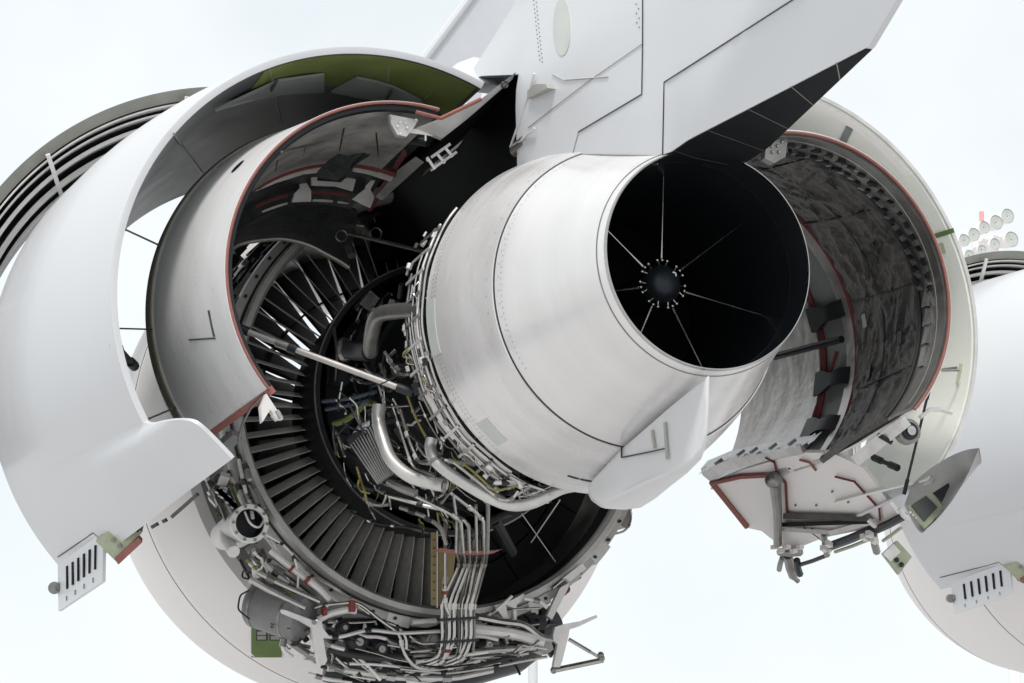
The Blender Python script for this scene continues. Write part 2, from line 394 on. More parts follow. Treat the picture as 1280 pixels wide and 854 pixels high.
# right half of the duct closed off with black panels
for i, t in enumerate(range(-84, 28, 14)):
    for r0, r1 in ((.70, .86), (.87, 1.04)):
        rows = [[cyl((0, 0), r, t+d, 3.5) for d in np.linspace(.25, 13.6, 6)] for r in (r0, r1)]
        part('black_duct_panel', MB().slab(rows, [[q+np.array([0, .03, 0]) for q in r] for r in rows]), 'black', eng)

# --- post, partition and red seal bar under the core
def bar_px(name, a, b, wpx, mat, Y, Yb=None, th=.03, par=None, X=None):
    p = P(*a, Y); q = P(*b, Y if Yb is None else Yb)
    return part(name, pcbar(p, q, wpx/ppm(p), th), mat, par or eng)
post = bar_px('duct_post', (543, 666), (543, 757), 9, 'tan', 2.98, 3.0, .04)
for k in range(8):
    c0 = P(542.5, 675+k*10.5, 2.955); part('post_hole', MB().tube([c0, c0+nrm(Fv)*.01], .0045, 6), 'rubber', post)
bar_px('post_edge', (546.6, 664), (546.6, 760), 1.6, 'fitting_white', 2.955, 2.975, .01)
part('duct_partition', quadpatch([P(548, 690, 3.02), P(570, 690, 3.05), P(562, 756, 3.05), P(548, 758, 3.02)], (0, .02, 0)), 'tan', eng)
red = MB(); pr = [P(546, 687, 2.45), P(565, 689.5, 2.43), P(590, 690.5, 2.42), P(612, 690, 2.43), P(624, 688, 2.45)]
rows = [[q+np.array([0, 0, .012*(1-abs(2*i/20-1)**3)]), q+np.array([0, -.06, .0]), q-np.array([0, 0, .012*(1-abs(2*i/20-1)**3)]), q+np.array([0, .06, 0])] for i, q in enumerate(spline(pr, 5))]
red.grid(rows, True); part('seal_bar', red, 'seal_pink', eng)

# --- pipes: traced runs (image x, y, station) and diameter in pixels
def run(pts, dpx, mat='steel', name='pipe', fil=.05, n=8, par=None, spl=False):
    q = [P(*p) for p in pts]; r = dpx/2/ppm(q[len(q)//2])
    q = spline(q, 6) if spl else fillet(q, fil)
    o = part(name, MB().tube(q, r, n), mat, par or eng)
    if name == 'pipe' and par is None and dpx < 8 and len(q) > 5:
        for fr in (.12, .5, .86)[:1+len(q)//9]:
            k = min(len(q)-2, max(1, int(len(q)*fr))); d = nrm(q[k+1]-q[k-1])
            c = part('union_nut', MB().tube([q[k]-d*r*1.6, q[k]+d*r*1.6], r*1.55, 6), ('steel', 'steel_dull', 'steel_dark')[len(q) % 3], o); c.location = (0, 0, 0)
    return o
def collar(a, dpx, lpx, d, mat='steel_dull', name='pipe_clamp', par=None):
    c0 = P(*a); r = dpx/2/ppm(c0); l = lpx/2/ppm(c0); d = nrm(d)
    return part(name, MB().tube([c0-d*l, c0+d*l], r, 10), mat, par or eng)
# big bleed ducts
run([(527, 388, 1.25), (494, 389, 1.45), (470, 393, 1.6), (464, 420, 1.75), (463, 440, 1.9)], 20, 'steel_dull', 'bleed_duct', .09, 14)
collar((470, 393, 1.6), 23, 4, (-1, .4, -.6), 'steel_dark'); run([(463, 440, 1.9), (452, 440, 2.0), (436, 438, 2.1)], 24, 'steel_dark', 'bleed_duct', .05, 14)
collar((430, 437, 2.15), 30, 6, (-1, .8, 0), 'steel_dull'); collar((436, 438, 2.12), 27, 4, (-1, .8, 0), 'steel')
run([(474, 506, 1.85), (473, 525, 1.85), (478, 548, 1.8), (489, 575, 1.75), (512, 595, 1.7), (540, 604, 1.65), (556, 607, 1.6)], 17, 'aluminium', 'bleed_duct', .1, 14, spl=True)
run([(540, 548, 1.5), (538, 560, 1.5), (544, 576, 1.45), (562, 592, 1.4), (590, 610, 1.35), (618, 625, 1.3), (642, 632, 1.28), (668, 628, 1.25), (700, 612, 1.22), (722, 607, 1.2)], 15, 'aluminium', 'bleed_duct', .1, 14, spl=True)
collar((544, 576, 1.45), 19, 4, (.4, -.3, -.8), 'steel_dull'); collar((556, 606, 1.6), 22, 5, (1, -.3, -.2), 'steel_dull')
run([(486, 602, 1.95), (500, 610, 1.9), (520, 617, 1.85)], 11, 'steel_dull', 'pipe')
# circumferential tubes hugging the front edge of the core cowl
for i, (y, r, rad, t0, t1, mat) in enumerate([(1.19, .752, .010, 143, -118, 'steel'), (1.215, .765, .007, 150, -112, 'aluminium'), (1.235, .752, .012, 168, -100, 'steel'), (1.27, .77, .006, 160, -106, 'steel'),
                                     (1.29, .755, .016, 178, -104, 'aluminium'), (1.325, .765, .007, 170, -120, 'steel'), (1.345, .755, .009, 182, -100, 'steel'), (1.375, .762, .006, 165, -128, 'steel_dull'), (1.40, .74, .011, 186, -112, 'steel_dull')]):
    tt1 = t1+360; nseg = 60
    pts = [cyl((0, 0), r+.0018*sin(j*.55+i*2), t0+(tt1-t0)*j/nseg, y+.003*sin(j*.31+i)) for j in range(nseg+1)]
    part('ring_pipe', MB().tube(pts, rad, 8), mat, eng)
# broad pale manifold tube at lower left of the ring
part('manifold', MB().tube([cyl((0, 0), .735, t, 1.30+.0009*(t-190)) for t in np.linspace(192, 250, 30)], [.012+.024*sin(pi*min(1, i/24)) for i in range(30)], 12), 'fitting_white', eng)
for t in np.arange(152, 262, 7.5):    # clips across the tube bundle
    a, b = cyl((0, 0), .772, t, 1.18), cyl((0, 0), .772, t+1.5, 1.40)
    part('clip_strap', pcbar(a, b, .012, .006, cyl((0, 0), 1, t, 0)), 'aluminium' if int(t) % 2 else 'steel_dull', eng)
for k in range(44):   # couplings, nuts and stubs along the bundle
    t = rng.uniform(150, 262); c0 = cyl((0, 0), .765+rng.uniform(-.02, .02), t, rng.uniform(1.18, 1.44)); tg = np.array([-sin(R_(t)), 0, cos(R_(t))])
    if k % 3: m = MB().tube([c0-tg*.012, c0+tg*.012], rng.uniform(.007, .014), 6)
    else: m = MB().box(c0, tg*rng.uniform(.008, .02), (0, rng.uniform(.006, .014), 0), np.cross(tg, (0, 1, 0))*.008)
    part('coupling', m, ('steel', 'fitting_white', 'steel_dull', 'steel_dark')[k % 4], eng)
for k in range(11):   # thin flexible lines crossing the bundle
    t = rng.uniform(160, 258); dt = rng.uniform(4, 16); y0 = rng.uniform(1.2, 1.42)
    pts = [cyl((0, 0), .76+.03*sin(u*pi)+rng.uniform(-.006, .006), t+dt*u, y0+(rng.uniform(-.05, .05))*u) for u in np.linspace(0, 1, 6)]
    part('sense_line', MB().tube(spline(pts, 4), .0035, 6), ('steel', 'yellow', 'aluminium')[k % 3 if k % 2 else 0], eng)
# core pipes traced
T = [
 ([(490, 506, 1.8), (501, 540, 1.75), (516, 585, 1.7), (541, 593, 1.6)], 4, 'steel'), ([(500, 512, 1.7), (512, 553, 1.65), (524, 580, 1.6), (548, 577, 1.5)], 4.5, 'steel_dull'),
 ([(480, 489, 1.8), (481, 509, 1.8), (512, 507, 1.6)], 3, 'steel'), ([(509, 494, 1.6), (520, 524, 1.55), (532, 545, 1.5)], 3, 'yellow'), ([(524, 502, 1.5), (536, 530, 1.48), (553, 556, 1.4), (551, 562, 1.4)], 3, 'steel'),
 ([(556, 575, 1.36), (566, 577, 1.34), (606, 609, 1.28), (626, 626, 1.25), (640, 625, 1.24), (648, 614, 1.22)], 4, 'steel'), ([(562, 575, 1.4), (580, 580, 1.34), (600, 597, 1.28), (618, 615, 1.25), (636, 610, 1.24), (648, 607, 1.22)], 3.2, 'yellow'),
 ([(606, 594, 1.28), (616, 604, 1.26), (632, 603, 1.24), (648, 600, 1.22), (652, 610, 1.21)], 6, 'fitting_white'), ([(486, 620, 2.05), (530, 632, 1.95), (566, 640, 1.9), (586, 655, 1.9), (587, 690, 2.2)], 5, 'steel'),
 ([(513, 617, 1.9), (560, 640, 1.85), (576, 650, 1.85), (579, 690, 2.2)], 5, 'steel'), ([(562, 615, 1.6), (594, 640, 1.7), (604, 650, 1.8), (605, 690, 2.2)], 4.5, 'steel'),
 ([(567, 619, 1.6), (571, 650, 1.9), (570, 690, 2.2)], 3.5, 'steel'), ([(575, 660, 2.0), (574, 690, 2.3)], 4, 'steel_dull'), ([(595, 632, 1.7), (596, 690, 2.2)], 4, 'steel'), ([(603, 620, 1.6), (610, 628, 1.65), (609, 690, 2.2)], 5.5, 'steel_dull'),
 ([(590, 677, 2.1), (597, 664, 2.0), (610, 655, 1.9)], 2.5, 'rubber'), ([(500, 634, 2.2), (520, 641, 2.15), (536, 648, 2.1), (552, 660, 2.15), (558, 680, 2.2)], 6, 'steel_dull'),
 ([(532, 618, 2.0), (536, 646, 2.0)], 2.5, 'steel'), ([(481, 440, 1.6), (500, 470, 1.5), (516, 466, 1.4), (524, 478, 1.35)], 4, 'steel_dull'), ([(498, 462, 1.5), (488, 455, 1.55), (486, 446, 1.6), (494, 438, 1.6)], 5, 'steel_dull'),
 ([(505, 405, 1.4), (510, 425, 1.4), (508, 440, 1.38), (519, 455, 1.35)], 4, 'steel'), ([(510, 430, 1.4), (520, 424, 1.35), (526, 440, 1.32)], 3, 'fitting_white'),
 ([(428, 478, 2.4), (424, 500, 2.4)], 4, 'steel'), ([(404, 502, 2.6), (440, 498, 2.3), (470, 490, 2.1)], 5, 'hose_blue'), ([(408, 512, 2.6), (440, 506, 2.35), (462, 500, 2.2)], 5, 'hose_blue'),
 ([(417, 530, 2.5), (432, 526, 2.45), (446, 515, 2.4), (458, 503, 2.3), (468, 505, 2.25)], 8, 'hose_green'), ([(440, 470, 2.2), (455, 480, 2.1), (470, 478, 2.0)], 4, 'steel_dark'),
 ([(446, 455, 2.3), (442, 480, 2.3), (450, 500, 2.25)], 3, 'steel_dark'), ([(475, 455, 1.9), (482, 470, 1.85), (478, 488, 1.8)], 4, 'steel_dull'), ([(438, 640, 2.6), (470, 655, 2.5), (500, 658, 2.4), (528, 662, 2.4)], 3, 'steel_dark'),
 ([(455, 622, 2.5), (470, 632, 2.45), (486, 630, 2.4)], 6, 'steel_dull'), ([(470, 612, 2.4), (484, 618, 2.3), (478, 632, 2.4)], 3.5, 'steel'), ([(700, 625, 1.6), (664, 678, 2.6)], 1.5, 'aluminium'), ([(652, 642, 1.6), (694, 702, 2.9)], 1.2, 'steel_dull'),
 ([(640, 640, 1.8), (612, 652, 2.2), (596, 660, 2.4)], 10, 'steel_dark'), ([(618, 650, 2.2), (640, 690, 2.8)], 14, 'black'), ([(682, 625, 1.35), (697, 614, 1.28), (720, 610, 1.22)], 5, 'steel'), ([(648, 621, 1.26), (664, 619, 1.25), (690, 607, 1.22)], 3, 'steel'),
]
for pts, d, mat in T: run(pts, d, mat, 'hose' if 'hose' in mat or mat == 'rubber' else 'pipe', .04)
# vertical pipe bundle running down from the core past the fan case
B = [(570, 575, 552, 4, 'steel', 0), (575, 577, 557, 4, 'steel_dull', 1), (579, 582, 561, 5, 'steel', 0), (587, 587, 567, 5, 'steel', 0), (584, 585, 573, 4.5, 'steel_dull', 1), (592, 590, 577, 4, 'steel', 1), (596, 594, 582, 4, 'steel', 0), (605, 603, 588, 5, 'steel', 0), (609, 607, 592, 4, 'steel_dull', 1), (600, 598, 585, 3.5, 'steel', 1)]
for i, (xa, xb, xc, d, mat, bk) in enumerate(B):
    dy = .03*bk; e = 3+2*(i % 4)
    run([(xa, 690, 2.6+dy), (xb, 704, 2.72+dy), (xc+4, 745, 2.86+dy), (xc, 758, 2.88+dy), (xc+1, 800, 2.88+dy), (xc-e, 822+4*(i % 3), 2.9+dy), (xc-26-4*e, 832+4*(i % 4), 2.98+dy)], d, mat, 'pipe', .06)
    run([(xa, 660+3*(i % 3), 2.35+dy), (xa, 692, 2.62+dy)], d, mat, 'pipe')
for y in (775, 803): bar_px('pipe_clamp', (549, y), (598, y-3), 3.5, 'steel_dark', 2.84, 2.84, .02)
run([(556.5, 690, 2.7), (556.5, 740, 2.85), (556.5, 757, 2.87), (562, 770, 2.87)], 4, 'steel', 'pipe'); collar((556.5, 732, 2.84), 7, 22, (0, .2, -1), 'fitting_white', 'turnbuckle')
collar((556.5, 741, 2.845), 9, 4, (0, .2, -1), 'clamp_red'); run([(556.5, 655, 2.3), (556.5, 688, 2.65)], 5, 'steel_dull', 'pipe')
# oil cooler matrix on the core
cq = [P(437, 558, 2.05), P(466, 530, 1.95), P(492, 593, 1.9), P(471, 606, 1.97)]
ho = part('oil_cooler', quadpatch(cq, (.02, .12, .05)), 'steel_dark', eng)
for k in range(10):
    u = (k+.5)/10; a = cq[0]*(1-u)+cq[1]*u; b = cq[3]*(1-u)+cq[2]*u
    part('cooling_fin', pcbar(a+np.array([0, -.006, 0]), b+np.array([0, -.006, 0]), .0075, .02), 'steel_dull', ho)
part('cooler_bracket', quadpatch([P(442, 541, 2.0), P(450, 530, 2.0), P(462, 526, 1.97), P(462, 532, 1.97)], (0, .02, 0)), 'aluminium', ho)
# many small dark units, fittings and lines round the core
for k in range(110):
    th = rng.uniform(140, 275); y = rng.uniform(1.5, 2.95); r = .50+rng.uniform(0, .12)+(.04 if y > 2.5 else 0)
    c0 = cyl((0, 0), r, th, y); rad_ = cyl((0, 0), 1, th, 0); tg = np.array([-sin(R_(th)), 0, cos(R_(th))])
    mt = ('steel_dark', 'steel_dull', 'steel_dark', 'steel', 'steel_dark', 'hose_green')[k % 6]
    s = rng.uniform(.012, .045)
    if k % 3 == 0: m = MB().box(c0, tg*s, (0, s*rng.uniform(.5, 1.6), 0), rad_*s*.7); nm = 'control_unit'
    elif k % 3 == 1: m = MB().tube([c0, c0+nrm(tg*rng.normal()+np.array([0, rng.normal(), 0])+rad_*.4)*s*2.4], s*.4, 8); nm = 'valve'
    else:
        pts = [c0]; 
        for _ in range(3): pts.append(pts[-1]+nrm(tg*rng.normal()+np.array([0, rng.normal()*1.2, 0]))*rng.uniform(.04, .16))
        m = MB().tube(fillet(pts, .03), rng.uniform(.004, .01), 6); nm = 'fuel_line'; mt = ('steel', 'steel_dull', 'steel_dark')[k % 9//3]
    part(nm, m, mt, eng)

for k in range(95):
    px = rng.uniform(415, 568); lo = np.interp(px, [415, 470, 520, 580, 640], [470, 455, 500, 575, 628]); hi = np.interp(px, [415, 450, 500, 560, 640], [560, 625, 650, 655, 650])
    py = rng.uniform(lo, hi); Y = np.interp(py-px*.55, [200, 340], [1.55, 2.35])+rng.normal()*.12; q = [(px, py, Y)]; ang = rng.choice([1.15, 1.0, .5, .45, -.6, 1.5])+rng.normal()*.2; ln = rng.uniform(12, 46)
    for u in (.4, .75, 1): q.append((px+cos(ang)*ln*u+rng.normal()*2.2, py+sin(ang)*ln*u+rng.normal()*2.2, Y+rng.normal()*.03))
    run(q, rng.choice([1.4, 1.8, 2.4, 3.2]), ('steel', 'steel_dull', 'steel_dark', 'steel_dark', 'steel_dull', 'aluminium', 'steel_dark', 'steel', 'steel_dark', 'yellow', 'steel_dark', 'hose_green')[k % 12], 'fuel_line', .03, 6)
# --- accessories hung round the lower fan case
# air valve with the round dark mouth
vc = P(311, 655, 3.0); vr = 20/ppm(vc)
va = part('air_valve', MB().lathe([(2.99, vr*.92), (2.985, vr*1.12), (3.03, vr*1.16), (3.08, vr*1.1), (3.25, vr*1.15), (3.5, vr*.9)], (vc[0], vc[2]), n=40), 'fitting_white', eng, 'round mouthed air valve')
part('valve_mouth', MB().lathe([(2.992, vr*.9), (3.05, vr*.86), (3.1, vr*.84), (3.1, .002)], (vc[0], vc[2]), n=32), 'steel_dark', va)
part('valve_flange', MB().lathe([(2.975, vr*.92), (2.975, vr*1.2), (2.995, vr*1.24), (3.01, vr*1.2), (3.01, vr*.92)], (vc[0], vc[2]), n=36, closedprof=True), 'cream', va)
for k in range(10):
    c0 = cyl((vc[0], vc[2]), vr*1.08, k*36, 2.972); part('valve_bolt', MB().tube([c0, c0-np.array([0, .008, 0])], .008, 6), 'steel_dull', va)
run([(306, 640, 2.95), (312, 655, 2.93), (324, 661, 2.95), (330, 650, 2.98)], 3, 'fitting_white', 'pipe', par=va)
run([(292, 690, 3.05), (281, 672, 3.2), (287, 645, 3.25)], 16, 'fitting_white', 'valve_body', .05, 12, par=va)
# oil tank
ta, tb = P(316, 752, 3.25), P(376, 772, 3.05); tr = 31/ppm(ta); d_ = nrm(tb-ta)
prof = [(0, .02), (.006, .6), (.04, .9), (.10, 1.0), (.5, 1.0), (.85, 1.0), (.93, .9), (.98, .6), (1, .02)]
tk = part('oil_tank', MB().tube([ta+(tb-ta)*u*1.15 for u, _ in prof], [tr*v for _, v in prof], 28), 'tank_grey', eng, 'plain dark grey oil tank')
tank_band = lambda u: part('tank_strap', MB().tube([ta+(tb-ta)*u, ta+(tb-ta)*(u+.05)], tr*1.02, 28), 'steel_dull', tk)
tank_band(.16); tank_band(.8)
for pts in ([(313, 716, 3.1), (304, 713, 3.15), (302, 722, 3.15), (311, 724, 3.12)], [(311, 738, 3.1), (300, 744, 3.15), (297, 762, 3.15), (312, 774, 3.12)]): run(pts, 2.4, 'steel_dark', 'tank_handle', .02, par=tk)
# wiring trays and looms at the left of the case
for i, (xa, ya, xb, yb, d, mt) in enumerate([(262, 603, 284, 652, 7, 'steel_dull'), (268, 598, 292, 648, 5, 'fitting_white'), (274, 594, 298, 645, 6, 'hose_blue'), (280, 592, 302, 640, 4, 'hose_green'), (286, 590, 308, 632, 6, 'fitting_white'), (292, 586, 316, 628, 5, 'steel_dull'), (298, 580, 322, 630, 5, 'aluminium'), (304, 582, 330, 636, 6, 'ring_grey'), (301, 572, 312, 600, 6, 'aluminium')]):
    run([(xa, ya, 3.25-.02*i), ((xa+xb)/2+1, (ya+yb)/2-1, 3.2-.02*i), (xb, yb, 3.15-.02*i)], d, mt, 'wiring_loom' if 'hose' in mt else 'pipe', spl=True)
for k in range(9):
    c0 = P(272+k*3.2, 612+k*3.2, 3.12); part('loom_clip', MB().box(c0, (.02, 0, -.012), (0, .012, 0), (.006, 0, .012)), ('steel_dark', 'fitting_white')[k % 2], eng)
run([(298, 574, 3.05), (306, 612, 3.04), (313, 630, 3.04), (316, 648, 3.0)], 5, 'fitting_white', 'pipe')
A = [
 ([(333, 668, 3.02), (356, 682, 3.0), (368, 696, 3.0), (373, 718, 3.02), (372, 735, 3.02)], 3, 'fitting_white'), ([(338, 688, 3.05), (362, 708, 3.03), (398, 735, 3.0), (412, 750, 3.0)], 9, 'fitting_white'),
 ([(317, 690, 3.06), (330, 700, 3.05), (322, 716, 3.05), (312, 730, 3.08)], 4, 'fitting_white'), ([(308, 700, 3.1), (320, 712, 3.08), (345, 726, 3.05), (376, 752, 3.0)], 4, 'yellow'),
 ([(312, 724, 3.03), (340, 740, 3.0), (382, 760, 2.96)], 8, 'steel'), ([(322, 716, 3.05), (350, 730, 3.02), (400, 752, 2.98)], 7, 'steel'), ([(330, 704, 3.08), (352, 725, 3.05), (372, 735, 3.04), (384, 745, 3.02)], 6, 'aluminium'),
 ([(340, 700, 3.12), (380, 730, 3.1), (408, 752, 3.08)], 12, 'steel_dull'), ([(365, 690, 3.1), (395, 720, 3.08), (440, 748, 3.05)], 4, 'steel'), ([(300, 700, 3.2), (322, 742, 3.15)], 4, 'steel_dark'),
 ([(393, 760, 3.0), (402, 757, 2.98), (447, 752, 2.95), (475, 775, 2.92), (500, 792, 2.9), (503, 815, 2.9), (518, 835, 2.92), (540, 838, 2.92), (575, 833, 2.9), (600, 826, 2.9)], 4.5, 'steel'),
 ([(398, 775, 3.0), (412, 767, 2.98), (436, 762, 2.97), (446, 764, 2.96)], 9, 'fitting_white'), ([(447, 757, 2.96), (470, 773, 2.93), (498, 783, 2.91), (508, 798, 2.9), (508, 812, 2.9)], 4, 'steel'),
 ([(404, 796, 2.95), (424, 797, 2.93), (460, 787, 2.9), (500, 792, 2.9), (555, 789, 2.9)], 5, 'aluminium'), ([(410, 778, 3.0), (440, 779, 3.0), (470, 777, 2.98)], 3, 'steel'),
 ([(410, 812, 2.98), (440, 819, 2.96), (470, 823, 2.95), (502, 822, 2.93)], 8, 'rubber'), ([(402, 800, 2.96), (415, 808, 2.96), (430, 812, 2.96)], 6, 'aluminium'),
 ([(512, 795, 2.9), (524, 805, 2.9), (560, 803, 2.92)], 3.5, 'steel'), ([(512, 815, 2.92), (556, 811, 2.94)], 4, 'steel'), ([(516, 820, 2.95), (580, 817, 2.95)], 5, 'steel_dull'), ([(520, 828, 2.95), (560, 822, 2.93), (610, 815, 2.9)], 4.5, 'fitting_white'),
 ([(515, 778, 3.0), (545, 776, 3.0)], 7, 'fitting_white'), ([(590, 770, 3.0), (632, 778, 2.97), (656, 780, 2.95), (676, 797, 2.93), (690, 800, 2.93)], 9, 'steel'), ([(586, 786, 3.0), (640, 792, 2.96), (680, 803, 2.93)], 14, 'fitting_white'),
 ([(590, 806, 3.0), (630, 804, 2.98), (688, 808, 2.95)], 7, 'steel_dark'), ([(588, 815, 2.96), (640, 811, 2.95), (690, 808, 2.94)], 8, 'steel'), ([(584, 823, 2.95), (650, 818, 2.94), (660, 816, 2.94)], 5, 'steel'),
 ([(500, 836, 2.95), (560, 842, 2.95), (620, 833, 2.95), (660, 825, 2.95), (684, 821, 2.95)], 4, 'steel'), ([(430, 838, 3.0), (500, 848, 3.0), (570, 848, 3.0), (616, 838, 3.0)], 7, 'aluminium'),
 ([(360, 800, 3.1), (380, 815, 3.08), (420, 836, 3.05), (470, 846, 3.02)], 9, 'steel_dull'), ([(356, 795, 3.1), (352, 812, 3.1), (366, 822, 3.1)], 6, 'fitting_white'), ([(420, 822, 3.0), (445, 845, 3.0)], 4, 'steel'), ([(432, 815, 2.98), (470, 846, 2.98)], 4, 'steel'), ([(446, 820, 2.98), (476, 850, 2.98)], 5, 'fitting_white'),
 ([(385, 842, 3.1), (410, 850, 3.1), (440, 852, 3.08)], 5, 'fitting_white'), ([(610, 770, 3.0), (624, 760, 2.98), (640, 745, 2.97)], 4, 'fitting_white'), ([(655, 748, 2.98), (676, 752, 2.97), (684, 760, 2.97)], 5, 'fitting_white'), ([(640, 762, 3.0), (675, 760, 3.0)], 3, 'steel'),
 ([(700, 735, 3.05), (722, 705, 3.1), (750, 680, 3.15), (775, 640, 3.2)], 9, 'steel_dull'), ([(690, 735, 3.0), (720, 712, 3.05), (760, 660, 3.12), (782, 632, 3.2)], 4, 'steel'), ([(786, 632, 3.3), (790, 650, 3.3), (782, 664, 3.28), (766, 668, 3.25)], 3, 'steel_dull'),
 ([(694, 740, 3.15), (724, 720, 3.2)], 8, 'steel_dark'), ([(700, 728, 3.1), (714, 736, 3.1), (694, 752, 3.05)], 4, 'clamp_red'),
]
for pts, d, mt in A: run(pts, d, mt, 'hose' if mt == 'rubber' else 'pipe', .05)
for (p, d, l, dr) in [((384, 725, 2.99), 11, 4, (1, 0, -.7)), ((364, 711, 3.02), 11, 3, (1, 0, -.7)), ((405, 764, 2.97), 12, 5, (1, 0, .2)), ((440, 758, 2.95), 9, 14, (0, 0, 1)), ((560, 814, 2.86), 8, 4, (0, 0, 1))]:
    collar(p, d, l, dr, 'clamp_red')
# gearbox and dark round generators under the case
gb = part('gearbox', MB().tube([P(410, 812, 3.35), P(470, 822, 3.3), P(560, 815, 3.25), P(640, 800, 3.3), P(690, 780, 3.35)], [.16, .2, .2, .17, .1], 16), 'steel_dark', eng)
for (px, py, rp, mt) in [(448, 803, 17, 'steel_dark'), (476, 812, 15, 'steel_dark'), (540, 800, 13, 'steel_dull'), (430, 785, 10, 'steel_dark'), (612, 806, 6, 'fitting_white'), (632, 804, 6, 'steel_dull'), (574, 832, 9, 'steel_dull')]:
    c0 = P(px, py, 2.98); r = rp/ppm(c0)
    gn = part('generator', MB().lathe([(2.97, .002), (2.97, r*.55), (2.985, r*.9), (3.0, r), (3.25, r)], (c0[0], c0[2]), n=28), mt, gb)
    part('generator_cap', MB().lathe([(2.955, .002), (2.955, r*.3), (2.972, r*.33)], (c0[0], c0[2]), n=16), 'steel_dull', gn)
# pale Y-shaped hanger brackets and triangle strut
def plate_px(name, pts, Y, mat, par=None, th=.03, label=None):
    return part(name, MB().prism([P(x, y, Y) for x, y in pts], (0, th, 0)), mat, par or eng, label)
hb = plate_px('hanger_bracket', [(352, 762), (358, 763), (392, 776), (402, 776), (404, 786), (412, 796), (404, 798), (409, 826), (406, 831), (398, 829), (391, 795), (390, 784), (376, 776), (353, 766)], 2.93, 'fitting_white', label='pale forked hanger bracket')
part('bracket_pin', MB().tube([P(393, 778, 2.92), P(393, 778, 2.98)], .012, 10), 'steel_dull', hb)
hb2 = plate_px('hanger_bracket', [(694, 784), (706, 780), (728, 776), (746, 769), (747, 772), (724, 783), (712, 787), (711, 794), (703, 826), (700, 834), (692, 834), (697, 805), (690, 800)], 2.93, 'fitting_white', label='pale forked hanger bracket beside the sky')
for a, b, d in [((711, 799, 2.95), (738, 815, 2.9), 5), ((692, 838, 2.95), (754, 825, 2.88), 7), ((738, 815, 2.9), (753, 824, 2.88), 4)]: run([a, b], d, 'steel', 'strut_rod', par=hb2)
for p in ((692, 838, 2.95), (752, 823, 2.88), (751, 819, 2.88)): part('rod_end', MB().ball(P(*p), .018), 'steel_dull', hb2)
plate_px('case_bracket', [(618, 757), (640, 750), (655, 742), (656, 748), (646, 756), (646, 776), (642, 776), (642, 760), (632, 756), (636, 774), (630, 774)], 3.0, 'fitting_white')
plate_px('case_bracket', [(705, 722), (728, 704), (733, 711), (713, 727)], 2.98, 'fitting_white'); plate_px('case_bracket', [(712, 728), (710, 736), (690, 775), (684, 770), (700, 735)], 3.02, 'aluminium')
plate_px('case_bracket', [(776, 640), (790, 628), (789, 652), (782, 660), (774, 656)], 3.35, 'steel_dull', th=.15)
plate_px('accessory_bracket', [(673, 800), (688, 798), (692, 812), (684, 818), (673, 814)], 2.92, 'steel_dull', th=.08); plate_px('accessory_bracket', [(694, 800), (703, 785), (702, 800), (690, 822), (686, 816)], 2.97, 'steel_dark')
# small clutter below the case, each its own part
for k in range(200):
    u = rng.uniform(0, 1); px = 340+u*350; lo = np.interp(px, [340, 400, 480, 560, 640, 690], [752, 772, 778, 780, 772, 762]); hi = np.interp(px, [340, 380, 440, 520, 600, 690], [780, 822, 850, 856, 840, 806])
    py = rng.uniform(lo, hi); Y = rng.uniform(2.98, 3.25); c0 = P(px, py, Y); s = rng.uniform(.008, .026)
    d = nrm(rng.normal(size=3)*np.array([1, .4, .8])); e = nrm(np.cross(d, rng.normal(size=3))); f_ = np.cross(d, e)
    mt = ('steel', 'steel_dark', 'steel_dull', 'black', 'fitting_white', 'steel_dull', 'steel_dark', 'steel_dark', 'aluminium', 'steel_dark', 'steel')[k % 11]
    if k % 4 == 0: m = MB().box(c0, d*s*1.6, e*s, f_*s*.5); nm = 'small_bracket'
    elif k % 4 == 1: m = MB().tube([c0-d*s, c0+d*s], s*.55, 8); nm = 'coupling'
    elif k % 4 == 2:
        pts = [c0]
        for _ in range(3): pts.append(pts[-1]+nrm(np.array([1, 0, -.2])*rng.normal()+rng.normal(size=3)*.4)*rng.uniform(.015, .05))
        m = MB().tube(fillet(pts, .025), rng.uniform(.004, .009), 6); nm = 'fuel_line'
    else: m = MB().tube([c0, c0+d*s*.8], s*.7, 6); m.tube([c0+d*s*.8, c0+d*s*1.6], s*.4, 6); nm = 'sensor'
    part(nm, m, mt, eng)
for k in range(44):      # long thin lines sweeping under the gearbox
    px = rng.uniform(395, 660); lo = np.interp(px, [395, 480, 560, 640, 690], [782, 790, 795, 785, 775]); hi = np.interp(px, [395, 440, 520, 600, 660, 690], [840, 852, 856, 846, 826, 815])
    py = rng.uniform(lo, hi); ln = rng.uniform(25, 95); sl_ = np.interp(px, [400, 520, 680], [.35, .02, -.30])+rng.normal()*.12; Y = rng.uniform(2.9, 3.08); q = [(px, py, Y)]
    for u in (.35, .7, 1): q.append((px+ln*u, py+sl_*ln*u+rng.normal()*3.5, Y+rng.normal()*.02))
    run([a for a in q if a[0] < 692 and a[1] < 858-max(0, a[0]-560)*.36] if q[1][0] < 690 else [(px-12, py, Y), (px, py+2, Y)], rng.choice([1.8, 2.2, 3, 3.6, 4.6]), ('steel', 'steel_dark', 'steel_dull', 'steel', 'fitting_white', 'black')[k % 6], 'fuel_line', .04) if len([a for a in q if a[0] < 692 and a[1] < 858-max(0, a[0]-560)*.36]) > 1 else None
